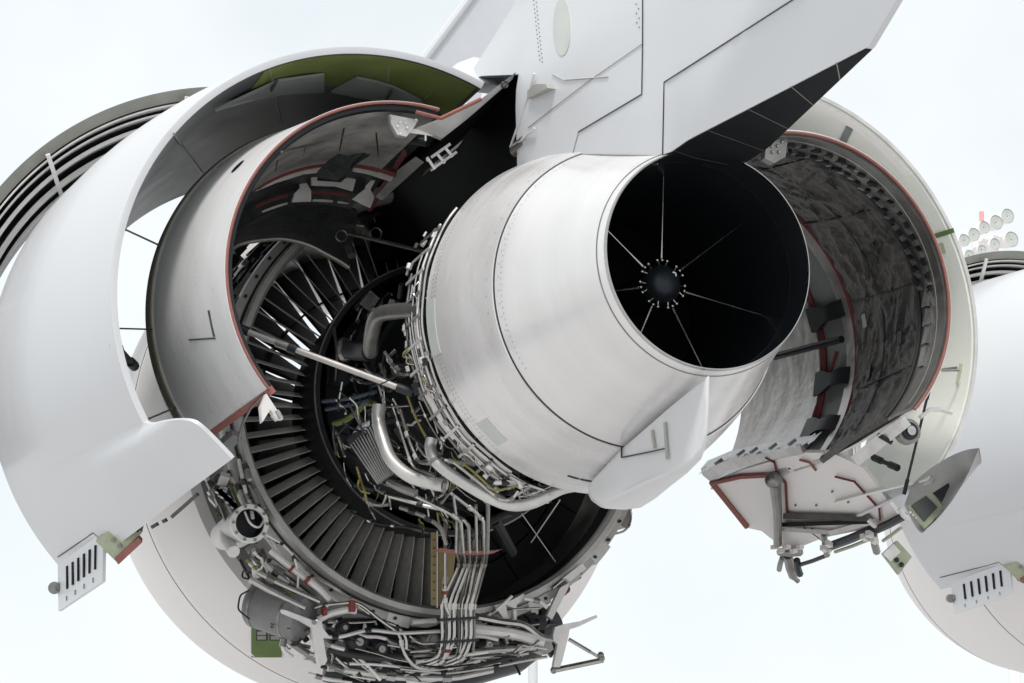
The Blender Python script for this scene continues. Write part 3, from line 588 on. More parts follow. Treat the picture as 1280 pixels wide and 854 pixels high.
for k in range(70):      # left side of the case
    th = rng.uniform(195, 232); r = 1.13+rng.uniform(0, .12); c0 = cyl((0, 0), r, th, rng.uniform(3.1, 3.5)); s = rng.uniform(.008, .024)
    d = nrm(rng.normal(size=3)); e = nrm(np.cross(d, rng.normal(size=3))); f_ = np.cross(d, e)
    m = MB().box(c0, d*s*1.5, e*s, f_*s*.6) if k % 2 else MB().tube([c0-d*s*2, c0+d*s*2], s*.4, 7)
    part('small_bracket' if k % 2 else 'coupling', m, ('steel', 'fitting_white', 'steel_dark', 'steel_dull', 'hose_green', 'aluminium')[k % 6], eng)
for k in range(60):      # upper left of the case, its shade put into dark metal colours
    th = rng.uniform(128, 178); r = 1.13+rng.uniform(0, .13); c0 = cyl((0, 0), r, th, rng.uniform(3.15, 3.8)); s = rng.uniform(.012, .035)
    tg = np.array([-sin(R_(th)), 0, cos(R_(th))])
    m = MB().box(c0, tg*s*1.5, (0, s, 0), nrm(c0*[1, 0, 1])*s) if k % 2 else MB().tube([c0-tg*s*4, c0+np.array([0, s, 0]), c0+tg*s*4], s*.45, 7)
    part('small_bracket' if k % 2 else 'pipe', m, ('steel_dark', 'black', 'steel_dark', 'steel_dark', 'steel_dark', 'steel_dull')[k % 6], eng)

# ================================================================== 2. inlet cowl ahead of the fan
CI = (0, -.06)
def make_inlet(label):
    t = thing('inlet_cowl', label, 'cowl', (0, 4.6, -1.46), 'engine inlet cowls')
    outp = [(3.72, 1.20)]+smoothprof([(4.0, 1.385), (4.35, 1.405), (4.75, 1.365), (5.1, 1.285), (5.33, 1.18), (5.42, 1.08), (5.38, 1.01)], 6)
    part('barrel', MB().lathe(outp+[(5.2, .985), (4.8, .985), (4.1, 1.12), (3.72, 1.14)], CI, n=144, closedprof=True), 'paint_warm', t)
    ro = interp(outp)
    part('lip_seam', MB().lathe([(5.02, ro(5.02)+.0015), (5.02, ro(5.02)-.006), (5.028, ro(5.028)-.006), (5.028, ro(5.028)+.0015)], CI, n=144, closedprof=True), 'line', t)
    part('bulkhead_seam', MB().lathe([(4.06, ro(4.06)+.0015), (4.06, ro(4.06)-.006), (4.066, ro(4.066)-.006), (4.066, ro(4.066)+.0015)], CI, n=144, closedprof=True), 'line', t)
    # green service panel on the aft bulkhead
    def bh(x, y, l=0):
        q = PC(x, y, CI, ro, 3.6, 4.6); return q+nrm(CAM-q)*l
    def plate(x0, y0, x1, y1, l, n_=5): return MB().slab([[bh(x, y, l) for x in np.linspace(x0, x1, n_)] for y in np.linspace(y0, y1, n_)], [[bh(x, y, l-.012) for x in np.linspace(x0, x1, n_)] for y in np.linspace(y0, y1, n_)])
    g_ = part('service_panel', plate(314, 784, 352, 822, .014), 'green_primer', t, 'bright green service panel')
    for x0, x1 in ((320, 334), (337, 351)):
        fr = part('window_frame', plate(x0, 788, x1, 801, .019), 'rubber', g_)
        for a_ in (0, 1): part('window_pane', plate(x0+1.5, 789.5+5.6*a_, x1-1.5, 794+5.6*a_, .023, 3), 'steel_dull', fr)
    return t
inlet = make_inlet('broad smooth off-white inlet cowl behind the piping of the open engine')

# ================================================================== 3. left outer cowl door (fan duct sleeve)
CL = (-.81, .10)
lo_prof = smoothprof([(1.6, 1.176), (1.9, 1.232), (2.2, 1.286), (2.8, 1.362), (3.5, 1.41)], 6); rlo = interp(lo_prof)
li_prof = [(1.605, 1.160), (2.2, 1.14), (2.9, 1.11), (3.5, 1.08)]; rli = interp(li_prof)
def make_left_door(label, detail=True):
    t = thing('hinged_cowl', label, 'cowl', cyl(CL, 1.3, -134, 2.4), 'outer cowl doors')
    T0, T1 = 66, 226
    part('outer_skin', shell(lo_prof, .015, CL, T0, T1, 100), 'paint', t)
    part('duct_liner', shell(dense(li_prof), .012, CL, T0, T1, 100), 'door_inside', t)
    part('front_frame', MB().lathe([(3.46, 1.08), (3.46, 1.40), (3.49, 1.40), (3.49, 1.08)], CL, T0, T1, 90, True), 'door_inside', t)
    part('aft_edge', MB().lathe([(1.594, 1.177), (1.594, 1.166), (1.6, 1.148), (1.604, 1.148), (1.604, 1.177)], CL, T0, T1, 100, True), 'paint', t)
    if detail:
        # olive primed strip inside the crown and the two grey access plates with handles
        rows = lambda l: [[cyl(CL, rli(y)-.012-l, th, y) for th in np.linspace(67, 118, 30)] for y in np.linspace(1.62, 2.02, 5)]
        part('primer_strip', MB().slab(rows(.004), rows(-.004)), 'olive', t, 'olive green primer strip inside the crown')
        def inner(px, py, l=.02): return PC(px, py, CL, lambda Y: rli(Y)-.012-l, 1.5, 3.6)
        for poly, hd in (([(268, 137), (283, 129), (347, 99), (405, 91), (405, 113), (352, 116), (300, 128)], ((339, 113), (346, 101))), ([(414, 113), (446, 95), (470, 100), (493, 107), (526, 123), (537, 139), (500, 131), (460, 122)], ((478, 129), (489, 113)))):
            pts = [inner(x, y, .008) for x, y in poly]; c = sum(pts)/len(pts); m = MB(); nn = len(pts)
            inn = [cyl(CL, math.hypot(p[0]-CL[0], p[2]-CL[1])-.012, math.degrees(math.atan2(p[2]-CL[1], p[0]-CL[0])), p[1]) for p in pts]
            m.add(pts+inn+[sum(inn)/nn], [(i, (i+1) % nn, nn+(i+1) % nn, nn+i) for i in range(nn)]+[(nn+i, nn+(i+1) % nn, 2*nn) for i in range(nn)])
            pl = part('access_plate', m, 'patch_grey', t)
            part('plate_handle', MB().tube([inner(*hd[0], .03), inner(*hd[1], .04)], .008, 6), 'rubber', pl)
        for a, b in (((217, 167), (256, 221)), ((337, 86), (352, 155)), ((487, 81), (484, 106))):
            part('liner_strip', MB().tube([inner(*a, .001), inner((a[0]+b[0])/2, (a[1]+b[1])/2, .001), inner(*b, .001)], .0045, 6), 'patch_grey', t)
    # latch fairing: blunt aft end, fading forward into the skin
    def bl(Y, th, lift=0):
        u = float(np.clip((Y-1.0)/1.9, 0, 1)); v = float(np.clip((th+151)/17.5, 0, 1))
        h = .034*(1-u)**1.2*sin(pi*min(1, v*.86))**1.4
        base = rlo(max(Y, 1.6))-(max(0, 1.6-Y))*.07
        return cyl(CL, base+h+.003-lift, th, Y)
    aft = spline([P(*q) for q in ((180, 527, 1.6), (190, 529, 1.5), (204, 526, 1.32), (222, 523, 1.14), (240, 523.5, 1.03), (251, 529, 1.0), (263, 541, 1.0), (278, 558, 1.0), (291, 573, 1.0))], 4)
    rows, off = [], []
    for k, q in enumerate(aft):
        v = k/(len(aft)-1); r0 = math.hypot(q[0]-CL[0], q[2]-CL[1]); t0 = math.degrees(math.atan2(q[2]-CL[1], q[0]-CL[0])); t1 = -153+19.8*v
        row, ro_ = [], []
        for u in np.linspace(0, 1, 26):
            y = q[1]+(2.95-q[1])*u; th = t0+(t1-t0)*u**.8
            e = r0-(rlo(1.6)-(1.6-q[1])*.09); sk = rlo(y) if y > 1.6 else rlo(1.6)-(1.6-y)*.09
            rr = sk+e*(1-u)**2+.004*(1-u)+.038*sin(pi*v)**1.5*sin(pi*min(1, .12+.88*u))**1.3*(1-u)+.0015
            row.append(cyl(CL, rr, th, y)); ro_.append(cyl(CL, rr-.016, th, y))
        rows.append(row); off.append(ro_)
    part('latch_fairing', MB().slab(rows, off), 'paint', t, 'smooth swelling fairing along the lower edge')
    # vent panel with slots, hinge side seam, drain cup, green latch box
    vq = [P(65, 688, 3.22), P(116, 651, 2.66), P(129, 664, 2.62), P(128, 727, 2.60), P(73, 764, 3.20), P(72, 706, 3.21)]
    nv_ = nrm(np.cross(vq[3]-vq[2], vq[4]-vq[3])); nv_ = nv_ if nv_@(CAM-vq[0]) > 0 else -nv_
    vp = part('vent_panel', MB().prism([vq[5], vq[2], vq[3], vq[4]], -nv_*.015), 'paint', t, 'flat slotted vent panel')
    for k in range(6):
        u = .22+k*.125; top = vq[5]*(1-u)+vq[2]*u; bot = vq[4]*(1-u)+vq[3]*u
        part('vent_slot', pcbar(top*.82+bot*.18+nv_*.002, top*.34+bot*.66+nv_*.002, .017, .006, nv_), 'black', vp)
    for k in range(4):
        u = .2+k*.2; top = vq[5]*(1-u)+vq[2]*u; bot = vq[4]*(1-u)+vq[3]*u
        part('vent_notch', pcbar(top*.2+bot*.8+nv_*.002, top*.1+bot*.9+nv_*.002, .004, .005, nv_), 'steel_dull', vp)
    part('panel_seam', MB().tube([cyl(CL, rlo(2.66)+.003, -134.2, 2.66), cyl(CL, rlo(2.7)+.003, -138, 2.7), cyl(CL, rlo(3.05)+.003, -138, 3.05), cyl(CL, rlo(3.4)+.003, -138, 3.4)], .0028, 5), 'line', t)
    c0 = P(68, 735, 3.22)
    dc = part('drain_cup', MB().tube([c0, c0-nv_*.0+nrm(CAM-c0)*.03], .030, 16), 'steel_dull', t); part('cup_tube', MB().tube([c0+np.array([0, .02, 0]), P(77, 734, 3.18)], .022, 12), 'steel_dull', dc)
    bx = [P(120, 677, 2.62), P(155, 649, 2.42), P(178, 665, 2.38), P(148, 705, 2.58)]
    lb = part('latch_box', MB().prism(bx, (.03, .12, .05)), 'green_pale', t, 'pale green latch box')
    for a in ((.35, .35), (.35, .65)):
        cc = (bx[0]*(1-a[0])+bx[1]*a[0])*(1-a[1])+(bx[3]*(1-a[0])+bx[2]*a[0])*a[1]
        part('latch_pin', MB().tube([cc+nrm(CAM-cc)*.004, cc+nrm(CAM-cc)*.02], .010, 8), 'steel_dull', lb)
    part('box_lining', quadpatch([P(148, 706, 2.55), P(178, 678, 2.36), P(173, 672, 2.36), P(143, 699, 2.55)], (.02, .1, .03)), 'seal_pink', lb)
    part('latch_recess', quadpatch([P(154, 648, 2.40), P(162, 644, 2.36), P(177, 658, 2.33), P(172, 666, 2.36)], (.01, .03, .01)), 'black', lb)
    for p, q in (((190, 659), (197, 655)), ((204, 652), (208, 650)), ((215, 646), (247, 618))): part('edge_gap', pcbar(PC(*p, CL, lambda Y: rlo(max(Y, 1.6))+.02, 1.2, 2.6), PC(*q, CL, lambda Y: rlo(max(Y, 1.6))+.02, 1.2, 2.6), .016, .01), 'steel_dark', t)
    return t
ldoor = make_left_door('huge white left outer cowl door swung up, olive green inside its crown')
# hinge fairing dome at the top of the left door
rows = []
for u in np.linspace(0, 1, 9):
    rows.append([P(np.interp(v, [0, .25, .55, .8, 1], [556, 575, 602, 634, 664])*1.0-u*26*(1-v), np.interp(v, [0, .2, .45, .7, 1], [92, 79, 71, 78, 97])+u*(26-8*v)+(1-(1-u)**2)*6, 2.2-.35*u) for v in np.linspace(0, 1, 17)])
part('hinge_fairing', MB().slab(rows, [[q+np.array([.02, .05, .02]) for q in r] for r in rows]), 'paint', ldoor)

# ================================================================== 4. left inner cowl door (core duct wall)
CLI = (-.80, .135)
bo = [(1.25, .788), (1.45, .818), (1.75, .868), (2.05, .918)]; rbo = interp(bo)
bi = [(1.27, .768), (1.6, .758), (2.05, .745), (2.40, .72)]; rbi = interp(bi)
li = thing('hinged_cowl', 'grey left inner cowl door edged with a thin red seal, round hole near its top', 'cowl', cyl(CLI, .85, -139, 1.8), 'inner cowl doors')
T0, T1 = 80, 221
part('band_skin', shell(dense(smoothprof(bo, 4), 1), .012, CLI, T0, T1, 90), 'band', li)
part('rim', MB().lathe([(2.045, .905), (2.045, .925), (2.075, .935), (2.12, .932), (2.14, .915), (2.14, .895)], CLI, T0, T1, 90, True), 'rim_brown', li)
part('rim_bead', MB().lathe([(2.03, .914), (2.035, .922), (2.044, .922), (2.044, .914)], CLI, T0, T1, 90, True), 'aluminium', li)
part('front_wall', shell([(2.14, .905), (2.4, .86), (2.6, .80)], .01, CLI, T0-8, T1, 60), 'door_inside', li)
part('blanket', shell(dense(bi[:3], 8), .012, CLI, T0, T1, 110), 'blanket_left', li)
part('aft_seal', arc_tube(CLI, .779, 1.247, T0, T1, .0065, 90), 'seal_pink', li, 'pinkish red edge seal')
part('aft_frame', MB().lathe([(1.262, .773), (1.262, .754), (1.275, .750), (1.29, .750), (1.29, .768)], CLI, T0, T1, 90, True), 'steel_dark', li)
part('inner_wall', shell([(2.05, .742), (2.40, .72), (2.46, .66), (2.52, .655)], .012, CLI, 80, T1, 80), 'blanket_dark', li)
lipc = spline([P(x, y, 2.93) for x, y in ((284, 318), (297, 305), (327, 299), (355, 298), (384, 305), (406, 316), (426, 327), (436, 334))], 6)
topc = [cyl(CLI, .655, t, 2.50) for t in np.linspace(146, 76, len(lipc))]
rows = [[a*(1-u)+b*u for a, b in zip(topc, lipc)] for u in np.linspace(0, 1, 7)]
part('throat_wall', MB().slab(rows, [[q+np.array([-.01, 0, .02]) for q in r] for r in rows]), 'blanket_dark', li)
part('front_lip', MB().tube(lipc, .016, 8), 'rim_brown', li)
part('front_lip_bead', MB().tube([q+np.array([.0, -.014, -.006]) for q in lipc], .006, 6), 'aluminium', li)
# hole, handle mark and lower corner
hc = PC(297, 208, CLI, lambda Y: rbo(Y)+.001, 1.3, 2.05)
rows = []
def bandpt(y, th, l): return cyl(CLI, rbo(y)+l, th, y)
hth = math.degrees(math.atan2(hc[2]-CLI[1], hc[0]-CLI[0])); hy = hc[1]
m = MB(); ring = [bandpt(hy+.034*cos(a), hth+2.6*sin(a), .002) for a in np.linspace(0, 2*pi, 20, endpoint=False)]
m.add(ring+[bandpt(hy, hth, .0025)], [(i, (i+1) % 20, 20) for i in range(20)]); part('vent_hole', m, 'black', li)
for a, b in (((261, 388), (268, 421)), ((236, 425), (269, 423))):
    pa, pb = [PC(*q, CLI, lambda Y: rbo(Y)+.003, 1.2, 2.05) for q in (a, b)]; part('handle_recess', pcbar(pa, pb, .012 if a[0] > 250 else .006, .004), 'line', li)
lower = [cyl(CLI, r, -139.5, y) for y, r in ((1.25, .79), (2.1, .925), (2.1, .76), (1.25, .76))]
part('lower_edge', MB().prism(lower, nrm(cyl((0, 0), 1, -139.5-90, 0))*-.03), 'seal_pink', li)
part('lower_bracket', MB().prism([P(x, y, 1.22) for x, y in ((333, 492), (350, 518), (354, 524), (346, 524), (338, 512), (328, 528), (326, 508))], (0, .04, 0)), 'fitting_white', li)
for p in (((346, 513), (352, 523)), ((340, 519), (346, 526))): part('latch_pin', MB().tube([P(*p[0], 1.2), P(*p[1], 1.2)], .009, 7), 'steel', li)
part('corner_fillet', MB().tube([PC(x, y, CLI, lambda Y: rbo(Y)+.002, 1.2, 2.1) for x, y in ((331, 492), (315, 507), (303, 530), (298, 552))], .006, 6), 'steel_dull', li)
part('corner_block', MB().prism([PC(x, y, CLI, lambda Y: rbo(Y)+.005, 1.2, 2.12) for x, y in ((277, 556), (291, 544), (302, 548), (290, 562))], (.0, .03, .03)), 'patch_grey', li)
# upper flange with the V in the red seal
up = [P(551, 148, 1.25), P(601, 124, 1.25), P(645, 90, 1.3), P(640, 100, 1.3), P(585, 148, 1.3), P(553, 173, 1.3), P(520, 160, 1.3)]
part('upper_flange', MB().prism(up, (0, .03, 0)), 'aluminium', li)
part('flange_seal', MB().tube([P(520, 140, 1.243), P(551, 148, 1.243), P(601, 124, 1.243)], .009, 8), 'seal_pink', li)
part('flange_web', MB().prism([P(553, 172, 1.33), P(585, 148, 1.33), P(640, 100, 1.33), P(645, 90, 1.33), P(655, 92, 1.9), P(600, 150, 1.9), P(560, 190, 1.9)], (0, .02, 0)), 'steel_dark', li)
part('hinge_ring', MB().tube([P(631+4*cos(a), 106+4*sin(a), 1.28) for a in np.linspace(0, 2*pi, 13)], .004, 6), 'steel_dark', li)
# hinge fitting with bolts, hanger clips and bracket frames
hf = part('hinge_fitting', MB().prism([P(x, y, 1.29) for x, y in ((487, 143), (523, 150), (517, 160), (508, 171), (497, 169), (489, 155))], (0, .03, 0)), 'aluminium', li)
for x, y in ((500, 153), (507, 154), (497, 158), (509, 160), (490, 147), (520, 150), (501, 168)): part('fitting_bolt', MB().ball(P(x, y, 1.285), .007), 'fitting_white', hf)
part('hanger_bar', pcbar(P(510, 163, 1.32), P(547, 168, 1.32), .02, .02), 'fitting_white', li); part('hanger_bar', pcbar(P(532, 166, 1.32), P(532, 176, 1.32), .008, .01), 'fitting_white', li)
cl = part('hinge_clevis', MB().box(P(553, 198, 1.45), .09*nrm(P(568, 185, 1.45)-P(540, 208, 1.45)), (0, .05, 0), (.012, 0, .018)), 'steel_dull', li)
for a, b in (((534, 197), (544, 212)), ((546, 192), (556, 204)), ((556, 184), (566, 196)), ((541, 211), (568, 192)), ((536, 199), (560, 182))): part('clevis_plate', pcbar(P(*a, 1.40), P(*b, 1.40), .012, .06), 'steel', cl)
def innerL(px, py, r=.735): return PC(px, py, CLI, lambda Y: r, 1.2, 3.3)
S = [((325, 222), (352, 211), (374, 204), (402, 200), (413, 201)), ((442, 204), (468, 207), (497, 214))]
for s in S: part('seal_strip', MB().tube([cyl(CLI, .735, t, 2.05) for t in np.linspace(*((128, 100) if len(s) == 5 else (92, 74)), 12)], .014, 6), 'seal_red', li)
part('seal_strip', MB().tube([cyl(CLI, .70, t, 2.42) for t in np.linspace(122, 108, 8)], .013, 6), 'seal_red', li); part('seal_strip', MB().tube([cyl(CLI, .70, t, 2.42) for t in np.linspace(100, 83, 8)], .013, 6), 'seal_red', li)
part('seal_strip', MB().tube([P(505, 192, 1.85), P(480, 232, 2.3), P(462, 262, 2.6)], .014, 6), 'seal_red', li)
for nm, Y, mt, poly in [
  ('heat_shield', 2.08, 'shield_pale', ((318, 240), (325, 229), (352, 217), (376, 210), (402, 206), (414, 207), (414, 214), (380, 218), (345, 229))),
  ('heat_shield', 2.08, 'shield_pale', ((443, 206), (468, 210), (494, 217), (489, 227), (462, 218), (441, 214))),
  ('heat_shield', 2.22, 'shield_pale', ((389, 219), (398, 217), (396, 226), (426, 228), (440, 216), (447, 216), (441, 239), (420, 233), (390, 232))),
  ('heat_shield', 2.34, 'blanket_left', ((316, 245), (340, 234), (355, 228), (356, 236), (322, 249))),
  ('heat_shield', 2.44, 'shield_pale', ((322, 254), (356, 241), (360, 255), (328, 266))), ('heat_shield', 2.44, 'shield_pale', ((391, 240), (416, 239), (416, 253), (391, 252))),
  ('heat_shield', 2.44, 'shield_pale', ((424, 243), (437, 244), (436, 255), (422, 254))),
  ('frame_bracket', 2.30, 'fitting_white', ((374, 219), (384, 219), (384, 230), (389, 239), (389, 252), (365, 253), (368, 242), (375, 235))),
  ('frame_bracket', 2.26, 'fitting_white', ((459, 224), (469, 226), (463, 237), (468, 247), (463, 260), (441, 249), (449, 242), (457, 236))),
  ('frame_bracket', 2.1, 'blanket_left', ((498, 212), (520, 196), (530, 203), (478, 250), (470, 246))), ('blanket_flap', 1.8, 'blanket_dark', ((398, 214), (412, 200), (424, 192), (440, 196), (436, 214), (422, 226), (398, 222)))]:
    pl = part(nm, MB().prism([P(x, y, Y) for x, y in poly], (0, .018, .004)), mt, li)
for a, b in (((347, 200), (342, 222)), ((382, 182), (376, 205)), ((430, 160), (424, 190)), ((470, 165), (474, 205))): part('blanket_seam', MB().tube([innerL(*a, .748), innerL(*b, .742)], .004, 6), 'rubber', li)
for a, b in (((352, 190), (440, 168)), ((500, 182), (452, 200))): part('blanket_seam', MB().tube([innerL(a[0]+(b[0]-a[0])*u, a[1]+(b[1]-a[1])*u, .744) for u in np.linspace(0, 1, 6)], .004, 6), 'steel_dull', li)
part('sag_hose', MB().tube(spline([P(540, 170, 1.6), P(500, 165, 1.7), P(462, 180, 1.85), P(430, 205, 2.0), P(412, 214, 2.1)], 6), .03, 12), 'blanket_dark', li)
part('sag_hose', MB().tube(spline([P(535, 178, 1.6), P(490, 175, 1.75), P(450, 195, 1.95), P(424, 218, 2.15)], 6), .022, 12), 'blanket_dark', li)
part('latch_block', MB().box(P(387, 276, 2.9), (.05, 0, -.006), (0, .05, 0), (0, 0, .022)), 'steel_dull', li)
for p, q, d in [((372, 268), (455, 283), 6), ((430, 288), (440, 320), 12), ((395, 285), (440, 292), 5)]: part('latch_link', MB().tube([P(*p, 2.85), P(*q, 2.75)], d/2/270, 8), 'steel_dull', li)

# hold-open struts: things of their own
def strut(pts, dpx, label, mats=('aluminium', 'steel_dark'), sleeve=None, name='support_strut'):
    q = [P(*p) for p in pts]; r = dpx/2/ppm(q[0])
    t = thing(name, label, 'strut', min(q, key=lambda v: v[2]), 'hold-open struts')
    part('tube', MB().tube(q, r, 12), mats[0], t)
    for e, s in ((q[0], q[1]), (q[-1], q[-2])): part('end_fitting', MB().tube([e, e+nrm(s-e)*.07], r*1.5, 10), mats[1], t)
    if sleeve:
        a = q[0]+(q[-1]-q[0])*sleeve[0]; b = q[0]+(q[-1]-q[0])*sleeve[1]
        part('locking_sleeve', MB().tube([a, b], r*1.45, 12), 'steel_dull', t); part('locking_collar', MB().tube([b, b+(q[-1]-q[0])*.045], r*1.75, 12), 'steel_dark', t)
    return t
strut([(292, 408, 1.75), (515, 491, 1.45)], 8, 'long pale strut slanting from left inner door to the engine core', ('strut_grey', 'steel_dark'), sleeve=(.24, .31))
strut([(545, 283, 2.6), (655, 172, 1.9)], 7, 'slim grey strut rising toward the pylon above the core', ('steel_dull', 'steel_dark'))
ss = strut([(400, 283, 2.85), (548, 319, 2.2)], 5, 'thin dark strut with two wire loops under the left inner door', ('steel_dull', 'steel_dark'))
for c0 in ((427, 295), (470, 292)): part('wire_loop', MB().tube([P(c0[0]+7*cos(a), c0[1]+7*sin(a), 2.6) for a in np.linspace(0, 2*pi, 17)], .004, 6), 'steel_dull', ss)
strut([(141, 410.5, 1.62), (197, 412, 2.1)], 2.2, 'upper short black rod bracing left outer door to inner door', ('line', 'line'))
strut([(180, 526, 1.62), (223, 508, 2.1)], 2.6, 'lower short black rod bracing left outer door to inner door', ('line', 'line'))
strut([(150, 284, 1.62), (204, 309, 2.1)], 2.6, 'thin grey rod crossing the sky gap inside left outer door', ('steel_dull', 'steel_dull'))
ac = strut([(143, 430, 1.65), (168, 458, 1.95)], 9, 'stubby black actuator on the inner edge of the left outer door', ('rubber', 'steel_dark'), name='actuator')

# ================================================================== 5. left fan cowl door (ribbed, beyond the sleeve)
CF = (-.90, .09)
def make_fan_cowl(label, t1=200):
    t = thing('ribbed_fan_cowl', label, 'cowl', cyl(CF, 1.4, t1, 3.6), 'ribbed fan cowl doors')
    part('outer_skin', MB().lathe([(3.52, 1.60), (3.9, 1.60), (4.2, 1.58), (4.2, 1.54), (3.56, 1.548)], CF, 74, t1, 70, True), 'rim_grey', t)
    part('backing', MB().lathe([(3.80, 1.55), (3.86, 1.36), (3.9, 1.36), (3.84, 1.55)], CF, 74, t1, 70, True), 'door_inside', t)
    for (y, r, th) in [(3.56, 1.538, .008), (3.60, 1.512, .010), (3.64, 1.474, .020), (3.70, 1.424, .028), (3.76, 1.376, .016)]:
        part('rib', MB().lathe([(y, r-th), (y, r), (y+.05, r), (y+.05, r-th)], CF, 74, t1, 60, True), 'fitting_white', t)
        part('rib_web', MB().lathe([(y+.05, r-th), (y+.05, r-th+.006), (y+.2, r-th-.01), (y+.2, r-th-.016)], CF, 74, t1, 60, True), 'door_inside', t)
    for th in (134, 104, 164):
        a, b = cyl(CF, 1.55, th, 3.50), cyl(CF, 1.34, th+2.5, 3.62)
        part('cross_bar', pcbar(a, b, .022, .02), 'fitting_white', t)
    return t
fancowl = make_fan_cowl('ribbed grey fan cowl arc beyond the left outer door, cut by the picture edge')

# ================================================================== 6. right outer door
CR = (.815, .10)
rt = thing('hinged_cowl', 'right outer cowl door seen from its pale cream inner side', 'cowl', cyl(CR, 1.1, -42, 1.8), 'outer cowl doors')
ro_i = interp([(1.1, 1.05), (1.6, 1.045), (2.4, 1.06), (3.2, 1.07)])
part('outer_skin', shell(smoothprof([(1.1, 1.074), (1.4, 1.105), (1.7, 1.14), (1.95, 1.165)], 5), .012, CR, 118, -42, 90), 'paint', rt)
part('duct_liner', shell(dense([(1.105, 1.060), (1.6, 1.05), (1.94, 1.05)]), .010, CR, 118, -42, 90), 'cream', rt, 'cream inner lining with green streaks')
part('aft_edge', MB().lathe([(1.092, 1.076), (1.092, 1.060), (1.104, 1.060), (1.104, 1.076)], CR, 118, -42, 90, True), 'aluminium', rt)
part('edge_band', shell([(1.108, 1.049), (1.16, 1.047)], .004, CR, 95, 43, 50), 'paint_warm', rt)
def innerR(px, py, l=.0): return PC(px, py, CR, lambda Y: ro_i(Y)-.004-l, 1.05, 3.0)
for a, b, wd, mt in [((1062, 160), (1052, 181), .035, 'patch_grey'), ((1163, 297), (1192, 288), .022, 'green_primer'), ((1168, 312), (1180, 310), .05, 'green_pale'), ((1178, 462), (1196, 460), .012, 'patch_grey'), ((1202, 455), (1197, 480), .02, 'green_pale')]:
    part('primer_strip' if 'green' in mt else 'stiffener', pcbar(innerR(*a), innerR(*b), wd, .006), mt, rt)
part('pull_rod', MB().tube([P(1168, 462, 1.15), P(1199, 463, 1.15)], .006, 6), 'steel_dull', rt)
# lower fairing of the right door, open aft, with its green lined pocket
fa = [(1224, 560), (1208, 562), (1185, 572), (1160, 588), (1141, 606), (1132, 622), (1131, 637), (1144, 650), (1157, 662), (1172, 648), (1187, 630), (1199, 612), (1212, 588)]
fz = [.70, .8, .95, 1.1, 1.2, 1.25, 1.25, 1.2, 1.15, 1.05, .95, .85, .75]
pts = [P(x, y, Y) for (x, y), Y in zip(fa, fz)]
cen = sum(pts)/len(pts)
top = [(1224, 560, .70), (1206, 563, .8), (1185, 572, .95), (1160, 588, 1.1), (1141, 606, 1.2), (1131, 630, 1.25)]
bot = [(1223, 562, .70), (1212, 588, .75), (1199, 612, .85), (1187, 630, .95), (1172, 648, 1.05), (1157, 662, 1.15)]
rows = []
for v in np.linspace(0, 1, 9):
    row = []
    for a, b in zip(spline([P(*q) for q in top], 4), spline([P(*q) for q in bot], 4)): row.append(a*(1-v)+b*v+np.array([.05, .06, -.045])*sin(pi*v))
    rows.append(row)
bf = part('latch_fairing', MB().slab(rows, [[q+np.array([.006, .015, -.004]) for q in r] for r in rows]), 'fairing_grey', rt, 'grey pointed lower fairing')
part('fairing_pocket', MB().prism([P(x, y, 1.08) for x, y in ((1136, 632), (1162, 615), (1182, 636), (1157, 660))], (.01, .03, 0)), 'green_pale', bf)
part('pocket_lining', MB().prism([P(x, y, 1.07) for x, y in ((1140, 632), (1158, 620), (1172, 634), (1156, 652))], (.0, .02, 0)), 'door_inside', bf)
part('fairing_window', MB().prism([P(x, y, .86) for x, y in ((1167, 616), (1186, 604), (1187, 608), (1178, 627))], (0, .01, 0)), 'black', bf)
for k in range(6):
    c0 = P(1138+k*4, 640+k*3.2, 1.1); part('fairing_bolt', MB().ball(c0, .008), 'fitting_white', bf)

# ================================================================== 7. right inner door with the quilted blanket
CRI = (.83, .12)
ri = thing('hinged_cowl', 'right inner cowl door lined with wrinkled dark heat blanket and red seals', 'cowl', cyl(CRI, .75, -44, 1.6), 'inner cowl doors')
r_in = interp([(.75, .70), (.78, .697), (1.0, .715), (1.4, .765), (1.75, .825), (2.1, .84), (2.9, .84)])
part('outer_skin', shell([(.755, .712), (1.4, .80), (2.1, .87), (2.86, .85)], .01, CRI, 116, -41, 70), 'band', ri)
part('aft_frame', shell(dense([(.765, .698), (.90, .702), (.98, .712)], 4), .014, CRI, 112, -44, 80), 'steel_dull', ri)
part('aft_seal', arc_tube(CRI, .698, .748, 112, -44, .007, 80), 'seal_pink', ri, 'pinkish red edge seal')
part('frame_bead', arc_tube(CRI, .69, .83, 108, -40, .005, 80), 'aluminium', ri)
# blanket, displaced into folds
from mathutils import noise as mn
def fold(y, th):
    p = Vector((y*2.6, th*.042, .7)); wv = mn.noise_vector(p*1.1)*.55
    a = mn.noise(p+wv); b = mn.noise((p+wv)*2.7); c = mn.noise((p+wv)*6.1)
    return .013*(1-abs(a))**7+.011*(1-abs(b))**6+.006*(1-abs(c))**5+.002
rows = [[cyl(CRI, r_in(y)-.016-abs(fold(y, th)), th, y) for th in np.linspace(110, -44, 150)] for y in np.linspace(.985, 1.72, 44)]
part('blanket', MB().slab(rows, [[cyl(CRI, r_in(y)-.002, th, y) for th in np.linspace(110, -44, 150)] for y in np.linspace(.985, 1.72, 44)]), 'blanket', ri, 'wrinkled dark foil blanket')
for th_ in (78, 44, 12, -20):
    part('blanket_seam', MB().tube([cyl(CRI, r_in(y)-.030, th_+6*(y-1), y) for y in np.linspace(.99, 1.71, 12)], .0045, 6), 'steel_dark', ri)
part('blanket_seam', arc_tube(CRI, r_in(1.36)-.030, 1.36, 106, -40, .004, 60), 'steel_dark', ri)
